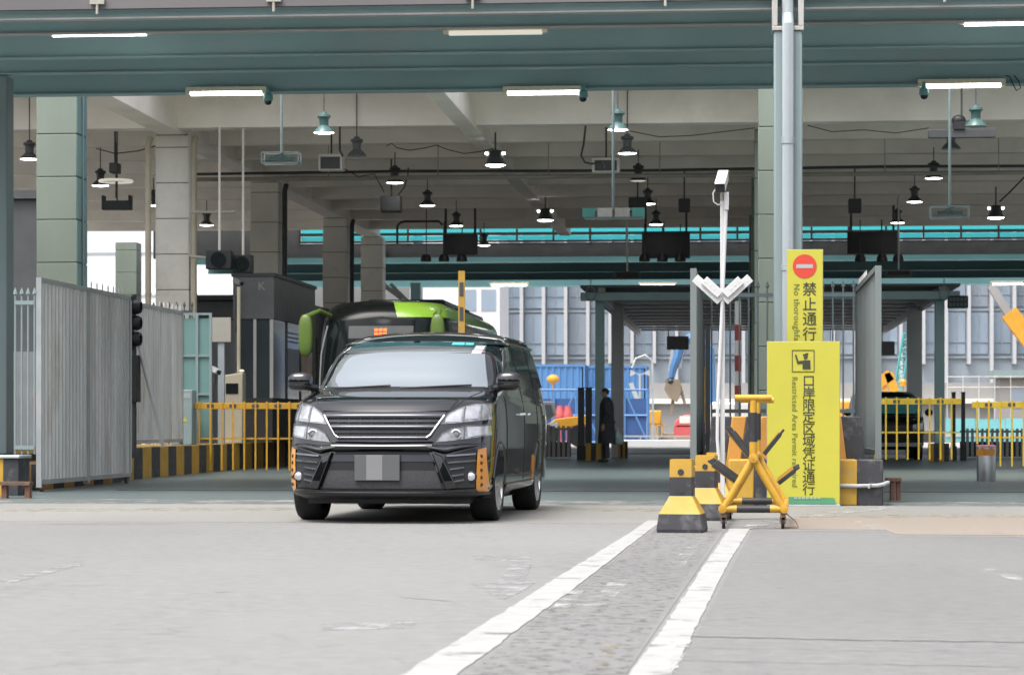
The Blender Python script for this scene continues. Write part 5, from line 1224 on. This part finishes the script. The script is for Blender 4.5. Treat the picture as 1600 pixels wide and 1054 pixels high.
for sy in (-1, 1):
    b = MB(); b.tube([(.005, sy * .09, .80), (-.01, sy * .095, .50), (.015, sy * .10, .10)], [.10, .078, .066], 12); b.build('trouser_leg', 'dark', per)
    b = MB(); b.ball((-.06, sy * .11, .042), .125, .052, .042, 16, 8); b.build('shoe', 'dark', per)
b = MB(); b.grid([[(r * 1.1 * math.cos(a_) * (1 + .2 * math.sin(3 * a_)), r * .6 * math.sin(a_), z) for a_ in [2 * math.pi * k / 18 for k in range(18)]] for z, r in ((.78, .015), (.70, .05), (.58, .09), (.48, .11), (.42, .10), (.40, .06))], True)
tag(b.build('bag', 'bag', loc=(pp.x + .25, pp.y + .1, 0)), 'pale see-through plastic bag held by the person in the dark coat', 'bag')

# ================================================================== BACKGROUND THINGS
# posts by the lane canopy
for px, Y, lab in ((908, 61.5, 'thick dark lane post, the left one of the pair beside the person'), (920, 61.5, 'thick dark lane post, the right one of the pair beside the person'), (1490, 61.5, 'dark lane post at the end of the middle right barrier'), (1505, 61.5, 'dark lane post in the gap between the two right barriers')):
    x = XP(px, Y); t = thing('lane_post', lab, 'post', (x, Y, 0), 0, 'dark lane posts'); zt = ZP(607 if px < 1000 else 614, Y, px); wd = .075 if px < 1000 else .045
    b = MB(); b.box(-wd, wd, -wd, wd, .35, zt); b.build('post', 'darkgrey', t, bevel=.01); b = MB(); b.box(-wd - .02, wd + .02, -.14, .14, 0, .35); b.build('base', 'dark', t, bevel=.01); b = MB(); b.box(-wd - .006, wd + .006, -wd - .006, wd + .006, zt, zt + .03); b.build('cap', 'dark', t)
for px0, px1, Y, lab in ((916, 948, 60.2, 'black and yellow post footing behind the person'), (966, 981, 65.8, 'grey and yellow post footing right of the person'), (1450, 1482, 60.2, 'black and yellow post footing under the right lane canopy post')):
    a, c = XP(px0, Y), XP(px1, Y); t = thing('post_footing', lab, 'footing', (a, Y - .2, 0)); b = MB()
    for k in range(4): b.mat(k % 2).box((c - a) * k / 4, (c - a) * (k + 1) / 4, 0, .195, 0, .42)
    b.build('block', ['yellow_old', 'stripe_grey'], t)
# low palisades
def palis(label, px0, px1, Y, zt, n, m_, mp_, dark_panel=True):
    x0, x1 = XP(px0, Y), XP(px1, Y); t = thing('low_palisade', label, 'fence', (x0, Y, 0)); b = MB(); b.box(0, x1 - x0, .02, .05, .04, .42 if dark_panel else .1); b.box(0, x1 - x0, .02, .05, zt - .1, zt - .05); b.build('rail', mp_, t)
    for i in range(n): x = (x1 - x0) * (i + .5) / n; b = MB(); b.box(x - .035, x + .035, -.01, .018, .05, zt); b.build('picket', m_, t)
palis('low palisade with white pickets and dark red board behind the van', 846, 892, 64, .82, 6, 'white', 'rust')
palis('low black palisade with white pickets behind the right barrier', 1500, 1640, 66, .75, 18, 'white', 'dark')
# containers
def container(label, px1, Y, zb, L=6.06, m_='blue'):
    x1 = XP(px1, Y); t = thing('shipping_container', label, 'container', (x1 - L, Y, zb)); rows = [[], []]; x = .08
    while x < L - .1:
        for dx, dy in ((0, 0), (.1, 0), (.14, .04), (.24, .04)):
            for r_, z in zip(rows, (.14, 2.48)): r_.append((x + dx, dy, z))
        x += .28
    b = MB(); b.sheet(rows, .02, (0, 1, 0)); b.build('side_wall', m_, t, smooth=False)
    b = MB(); b.box(0, L, -.02, .1, 0, .139); b.box(0, L, -.02, .1, 2.481, 2.6); b.box(0, .08, -.021, .1, .14, 2.48); b.box(L - .08, L, -.021, .1, .14, 2.48); b.box(0, L, .101, 2.4, 2.5, 2.58); b.box(0, L, 2.3, 2.4, .1, 2.499); b.build('frame', m_, t)
    b = MB(); b.box(L - .001, L + .02, .1, 2.4, .05, 2.55); b.build('door', 'blue_dk', t); return t
container('blue corrugated shipping container behind the van, the left one', 914, 115, .93)
container('blue corrugated shipping container whose right end shows behind the person', 1011, 118, .93)
b = MB(); b.box(0, 10, 0, 5.5, 0, .93); tag(b.build('container_plinth', 'site_grey', loc=(XP(1011, 114.5) - 9.5, 114.5, 0)), 'concrete ledge under the blue containers', 'ledge')
# blue lattice frame
x0, x1 = XP(826, 105), XP(1012, 105); t = thing('scaffold', 'blue lattice steel frame standing in front of the containers', 'scaffold', (x0, 105, 0)); Lx = x1 - x0; b = MB()
for z in (.1, 1.2, 2.25):
    for y in (0, 1.2): b.tube([(0, y, z), (Lx, y, z)], .045, 6)
n = 5
for k in range(n + 1):
    for y in (0, 1.2): b.tube([(Lx * k / n, y, .0), (Lx * k / n, y, 2.3)], .045, 6)
b.build('frame', 'blue', t)
for k in range(n): b = MB(); b.tube([(Lx * k / n, 0, .1 if k % 2 else 2.25), (Lx * (k + 1) / n, 0, 2.25 if k % 2 else .1)], .04, 6); b.build('brace', 'blue', t)
b = MB(); b.box(.1, Lx - .1, 1.25, 1.3, .1, 1.9); b.build('sheeting', 'blue_dk', t)
# site walls, ground ledges
t = thing('site_wall', 'grey concrete wall with a dark ledge behind the white lamp post', 'wall', (XP(1000, 135), 135, 0)); b = MB(); b.box(0, 40, 0, 4, 0, ZP(598, 135, 1100)); b.build('wall', 'site_grey', t); b = MB(); b.box(0, 40, -.4, -.002, 1.9, 2.15); b.build('ledge', 'concrete_dk', t); b = MB()
for k in range(12): b.box(.5 + 3 * k, .75 + 3 * k, -.2, -.001, 0, 1.899)
b.build('buttress', 'site_grey', t)
t = thing('site_kerb', 'pale concrete kerb with a white rail at the far end of the lane', 'kerb', (XP(968, 95), 95, 0)); b = MB(); b.box(0, 2.6, 0, 1.2, 0, .26); b.build('kerb', 'stone', t, bevel=.02); b = MB(); b.box(0, 2.6, 1.3, 1.36, .36, .42)
for k in range(4): b.box(.05 + .65 * k, .1 + .65 * k, 1.3, 1.36, 0, .36)
b.build('rail', 'white', t)
b = MB(); b.box(-3, 40, 0, 9, 0, .4); tag(b.build('earth_bank', 'site_brown', loc=(XP(975, 118), 118, 0)), 'low brown earth bank on the building site', 'earth bank')
p = G(1000, 691); t = thing('lamp_post', 'white lamp post with twin spotlights at the far end of the lane', 'lamp post', p); s_ = 31 / .9
b = MB(); b.tube([(0, 0, 0), (0, 0, 3.1)], .06, 10); b.box(-.22, .22, -.2, .2, 0, .3); b.build('pole', 'white', t)
for sx in (-1, 1): b = MB(); b.prism([(sx * .15, 3.14), (sx * .45, 3.0), (sx * .42, 3.30)], -.12, .12); b.build('spotlight', 'white', t)
b = MB(); b.bar((-.1, -.12, 1.9), (-.42, -.12, 2.7), .2, .06, (0, 1, 0)); b.build('panel', 'white', t)
b = MB(); b.bar((-.35, 0, 3.1), (.35, 0, 3.1), .05, .05); b.build('cross_arm', 'white', t)
b = MB(); x = XP(1008, 108); b.tube([(x - .55, 108, 3.2), (x - .4, 108, 3.6), (x, 108, 3.75), (x + .3, 108, 3.5), (x + .35, 108, 0)], .045, 8); tag(b.build('bent_pipe', 'steel'), 'tall bent grey pipe behind the white lamp post', 'pipe')
# machines
def tracks(b, L, w): b.prism([(0, .1), (.15, 0), (L - .15, 0), (L, .1), (L, .4), (L - .15, .5), (.15, .5), (0, .4)], -w / 2, w / 2)
Y = 100; x = XP(1058, Y); t = thing('excavator', 'excavator with raised blue arm and grey breaker left of the gate', 'excavator', (x, Y, 0)); f = lambda px, py: W(px, py, Y) - t.location
b = MB(); b.tube([f(1062, 540), f(1059, 556), f(1052, 574), f(1049, 590)], [.19, .2, .17, .12], 8); b.tube([f(1062, 541), f(1085, 522), f(1108, 545), f(1112, 640)], .2, 8); b.build('arm', 'blue', t)
b = MB(); b.bar(f(1051, 545), f(1046, 580), .12, .12, (0, 1, 0)); b.bar(f(1066, 550), f(1062, 575), .12, .12, (0, 1, 0)); b.build('ram', 'white', t)
b = MB(); q = f(1050, 590); b.prism([(q.x - .2, q.z - .1), (q.x + .3, q.z - .05), (q.x + .38, q.z - .5), (q.x + .2, q.z - .95), (q.x - .1, q.z - .8), (q.x - .3, q.z - .45)], -.2, .2); b.bar((q.x + .3, 0, q.z - .3), (q.x + .5, 0, q.z - 1.), .1, .12); b.bar((q.x + .05, 0, q.z - .8), (q.x - .05, 0, q.z - 1.5), .12, .12); b.build('breaker', 'site_brown', t); b = MB(); b.ball((q.x - .05, 0, q.z - .15), .2, .25, .16); b.build('coupler', 'dark', t)
b = MB(); b.box(1.3, 3.0, -1, 1, .6, 1.7); b.build('cab', 'galv', t, bevel=.1); b = MB(); b.box(1.28, 1.32, -.8, .8, 1.0, 1.6); b.build('cab_window', 'glass_dark', t); b = MB(); b.T = Matrix.Translation((1., 0, 0)); tracks(b, 2.4, 2.2); b.T = None; b.build('tracks', 'dark', t)
Y = 108; x = XP(1053, Y); t = thing('mini_excavator', 'red compact digger low on the earth bank beside the gate', 'excavator', (x, Y, .28)); b = MB(); b.prism([(0, .4), (1.2, .4), (1.2, .75), (1.1, .98), (.45, .95), (.1, .72)], -.6, .6); b.build('body', 'machine_red', t, bevel=.05); b = MB(); tracks(b, 1.6, 1.2); b.build('tracks', 'machine_red', t); b = MB(); b.box(.25, .8, -.605, -.6, .6, .9); b.build('panel', 'galv', t)
Y = 110; x = XP(1013, Y); t = thing('generator', 'small yellow site machine right of the white lamp post', 'machine', (x, Y, .28)); b = MB(); b.box(0, .55, 0, .6, .55, 1.15); b.build('hood', 'machine_yellow', t, bevel=.05); b = MB()
for q in (.02, .3, .55): b.box(q, q + .05, 0, .6, 0, .56)
b.box(-.1, .75, 0, .6, .5, .54); b.build('frame', 'machine_yellow', t)
Y = 95; x = XP(838, Y); t = thing('loader', 'yellow loader with a grey cab just right of the van', 'loader', (x, Y, 0)); f = lambda px, py: ((W(px, py, Y) - t.location).x, (W(px, py, Y) - t.location).z)
b = MB(); b.prism([f(842, 672), f(868, 654), f(918, 648), f(918, 664), f(895, 666), f(878, 671), f(846, 673)], 0, 1.6); b.build('body', 'machine_yellow', t, bevel=.03); b = MB(); b.prism([f(830, 626), f(862, 627), f(866, 648), f(842, 660), f(832, 660)], .1, 1.5); cb = b.build('cab', 'midgrey', t, bevel=.04); b = MB(); b.prism([f(836, 632), f(861, 632), f(864, 648), f(842, 656), f(836, 656)], .06, .099); b.build('cab_window', 'glass_booth', cb)
b = MB(); b.box(f(860, 660)[0], f(866, 660)[0] + .15, -.02, -.001, f(860, 668)[1], f(860, 659)[1]); b.build('plate', 'white', t)
for q in (.4, 1.6): b = MB(); b.lathe([(.15, -.14), (.38, -.15), (.42, -.1), (.42, .1), (.38, .15), (.15, .14)], (q, .1, .42), 18, 'y'); b.build('wheel', 'rubber', t)
b = MB(); b.ball((0, 0, 0), .28, .2, .2); b.tube([(0, 0, -.15), (0, 0, -2.)], .04, 6); tag(b.build('site_lamp', 'machine_yellow', loc=W(864, 592, 112)), 'small orange site lamp in front of the left blue container', 'lamp')
for px in (875, 887):
    p = W(px, 645, 104); b = MB(); b.lathe([(.2, 0), (.22, .1), (.14, .3), (.12, .5)], (0, 0, -.2), 14); b.tube([(0, 0, -.2), (0, 0, -(p.z))], .05, 6); tag(b.build('safety_lamp', 'machine_red', loc=p), 'red lamp on a stick in front of the lattice frame, the %s one' % ('left' if px < 880 else 'right'), 'lamp')
# cranes at right
Y = 122; t = thing('mobile_crane', 'orange mobile crane boom reaching up at the right edge', 'crane', (XP(1680, Y), Y, 0)); f = lambda px, py: W(px, py, Y) - t.location
b = MB(); b.bar(f(1548, 446), f(1586, 506), .38, .4, (0, 1, 0)); b.build('inner_boom', 'site_grey', t); b = MB(); b.bar(f(1576, 488), f(1690, 640), .8, .6, (0, 1, 0)); b.build('outer_boom', 'machine_yellow', t); b = MB(); b.box(-1.2, 4, -1.2, 1.2, .8, 2.2); b.build('cab', 'machine_yellow', t, bevel=.1)
for q in (-.6, 1, 2.8): b = MB(); b.lathe([(.2, -.2), (.5, -.2), (.52, 0), (.5, .2), (.2, .2)], (q, -1.2, .52), 18, 'y'); b.build('wheel', 'rubber', t)
Y = 125; t = thing('lattice_crane', 'turquoise lattice crane boom beyond the right lane canopy posts', 'crane', (XP(1385, Y), Y, 0)); f = lambda px, py: W(px, py, Y) - t.location
b = MB(); A0, A1, B0, B1 = f(1392, 640), f(1412, 520), f(1404, 640), f(1424, 520); b.tube([A0, A1], .07, 6); b.tube([B0, B1], .07, 6)
for k in range(9): b.tube([A0.lerp(A1, k / 9), B0.lerp(B1, (k + .5) / 9), A0.lerp(A1, (k + 1) / 9)], .045, 5)
b.build('boom', 'machine_teal', t); b = MB(); b.box(-1.5, 1.6, -1, 1, .5, 2.0); b.build('cab', 'machine_teal', t, bevel=.08); b = MB(); tracks(b, 3., 2.2); b.build('tracks', 'dark', t)
Y = 118; t = thing('excavator', 'orange excavator arm folded behind the right gate leaf', 'excavator', (XP(1378, Y), Y, 0)); f = lambda px, py: W(px, py, Y) - t.location
b = MB(); b.bar(f(1370, 600), f(1392, 585), .5, .3, (0, 1, 0)); b.bar(f(1388, 582), f(1398, 612), .4, .3, (0, 1, 0)); b.bar(f(1372, 590), f(1385, 610), .25, .2, (0, 1, 0)); b.build('arm', 'machine_yellow', t); b = MB(); b.box(-2, .5, -1, 1, .6, 1.9); b.build('cab', 'machine_yellow', t, bevel=.08); b = MB(); tracks(b, 2.5, 2.); b.build('tracks', 'dark', t)
p = W(1411, 603, 110); b = MB(); b.lathe([(.14, 0), (.15, .2), (.08, .3)], (0, 0, 0), 12); b.tube([(0, 0, 0), (0, 0, -p.z)], .03, 6); tag(b.build('beacon', 'machine_yellow', loc=p), 'orange beacon above the dark van behind the right barrier', 'beacon')
# hoarding
t = thing('hoarding', 'turquoise hoarding panels behind the right barriers', 'hoarding', (XP(1478, 110), 110, 0))
for k in range(4): b = MB(); b.box(1.25 * k, 1.25 * k + 1.22, 0, .08, .1, 1.08 - .03 * (k % 2)); b.build('panel', 'tealfence', t)
b = MB(); b.box(0, 5, -.05, -.001, .3, .4); b.build('rail', 'white', t)
t = thing('site_shed', 'pale green roofed site shed behind the railings at right', 'shed', (XP(1562, 128), 128, 0)); b = MB(); b.box(0, 4, 0, 3, 0, ZP(590, 128, 1580)); b.build('wall', 'site_grey', t); b = MB(); b.box(-.3, 4.3, -.3, 3.3, ZP(590, 128, 1580) + .002, ZP(578, 128, 1580)); b.build('roof', 'cabinet', t); b = MB(); b.box(.5, 1.4, -.02, -.001, 1.6, 2.6); b.build('window', 'curtain', t)
t = thing('site_railing', 'thin white railing along the site wall at right', 'railing', (XP(1480, 124), 124, 0)); b = MB()
for z in (2.6, 3.1): b.tube([(0, 0, z), (6, 0, z)], .016, 6)
for k in range(9): b.tube([(.75 * k, 0, 0), (.75 * k, 0, 3.15)], .016, 6)
b.build('rail', 'galv', t)
# hanging boards under lane canopy
for px0, px1, py0, py1, lab in ((1042, 1076, 525, 546, 'plain grey board hanging left of the gate under the lane canopy'), (1376, 1398, 533, 555, 'plain grey board hanging right of the right gate leaf')):
    Y = 82; a, c = W(px0, py0, Y), W(px1, py1, Y); t = thing('hanging_board', lab, 'board', (a.x, Y, c.z)); b = MB(); b.box(0, c.x - a.x, 0, .06, 0, a.z - c.z); b.build('board', 'site_grey', t, bevel=.01); b = MB(); b.tube([(.05, .03, a.z - c.z), (.05, .03, 4.0 - c.z)], .02, 6); b.build('hanger', 'galv', t)
# lane display board
Y = 59.85; a, c = W(1481, 462, Y), W(1513, 481, Y); t = thing('display_board', 'dark lane display board with a grid of cells at the lane canopy end', 'display', (a.x, Y, c.z)); wd, h = c.x - a.x, a.z - c.z
b = MB(); b.box(0, wd, 0, .13, 0, h); b.build('case', 'dark', t, bevel=.006)
b = MB()
for i in range(5):
    for j in range(2): b.box(.03 + i * (wd - .04) / 5, .03 + i * (wd - .04) / 5 + .06, -.008, -.001, .04 + j * .12, .04 + j * .12 + .08)
b.build('cells', 'lampgreen', t)
for px, lab in ((923, 'small ring sign hanging on the left end of the lane canopy beam'), (1475, 'small star shaped fixture on the right end of the lane canopy beam')):
    p = W(px, 458, 59.8); t = thing('beam_fixture', lab, 'fixture', p); b = MB(); b.tube([(.11 * math.cos(2 * math.pi * k / 16), 0, .16 * math.sin(2 * math.pi * k / 16)) for k in range(17)], .018, 6, cap=False); b.tube([(0, 0, .16), (0, 0, .35)], .012, 6); b.build('ring', 'teal_light', t)
# dark van behind the right barrier
Y = 62; x1 = XP(1447, Y); t = thing('parked_van', 'dark van with teal tinted windscreen behind the middle right barrier', 'van', (x1 - .86, Y, 0))
LP = Loft([(.25, .76, .08, .5, 3.4, 4.4), (.35, .83, .0, .55, 3.6, 4.45), (.8, .85, .02, .55, 3.6, 4.45), (.98, .85, .08, .6, 3.2, 4.45), (1.05, .84, .25, .6, 3., 4.45), (1.1, .83, .5, .6, 3., 4.44), (1.5, .76, .95, .6, 3., 4.4), (1.6, .72, 1.1, .6, 2.8, 4.3), (1.66, .55, 1.4, .6, 2.4, 4.1)])
b = MB(); LP.body(b, 30); b.build('body', 'bus_black', t); b = MB(); fpatch(b, LP, [(-.66, 1.52), (.66, 1.52)], [(-.74, 1.12), (.74, 1.12)], .006, .015, 16, 6); b.build('windscreen', 'machine_teal', t)
for sx in (-1, 1):
    b = MB(); fpatch(b, LP, [(sx * .55, .85), (sx * .8, .9)], [(sx * .55, .7), (sx * .8, .72)], .01, .015, 5, 2); b.build('headlight', 'lens', t); b = MB(); b.ball((sx * .98, .75, 1.15), .1, .06, .09); b.build('door_mirror', 'dark', t)
    for yy in (.8, 3.5): wheel(t, sx * .72, yy, .3, .2, sx, 6)
b = MB(); fpatch(b, LP, [(-.78, .42), (.78, .42)], [(-.78, .33), (.78, .33)], .02, .03, 14, 1); b.build('bumper', 'whitegrey', t); b = MB(); fpatch(b, LP, [(-.45, .82), (.45, .82)], [(-.42, .62), (.42, .62)], .008, .015, 8, 2); b.build('grille', 'dark', t)
# posts with red bands behind the left fence of the island
x = XP(1153, 36); t = thing('banded_post', 'round grey post with red bands behind the island fence', 'post', (x, 36, .0)); b = MB(); b.tube([(0, 0, 0), (0, 0, 2.6)], .045, 12); b.build('post', 'galv', t); b = MB()
for z in (1.2, 1.62, 2.05): b.lathe([(.047, z), (.047, z + .22)], (0, 0, 0), 12, cap=False)
b.build('red_band', 'red_worn', t)
for px, lab in ((1098, 'dark post with yellow edge behind the left gate leaf'), (1106, 'slim dark post right of the left gate leaf')):
    x = XP(px, 37); t = thing('dark_post', lab, 'post', (x, 37, 0)); b = MB(); b.box(-.035, .035, -.03, .03, 0, 2.3); b.build('post', 'darkgrey', t); b = MB(); b.box(-.05, -.036, -.031, .0, .9, 1.7); b.build('edge', 'yellow_old', t)
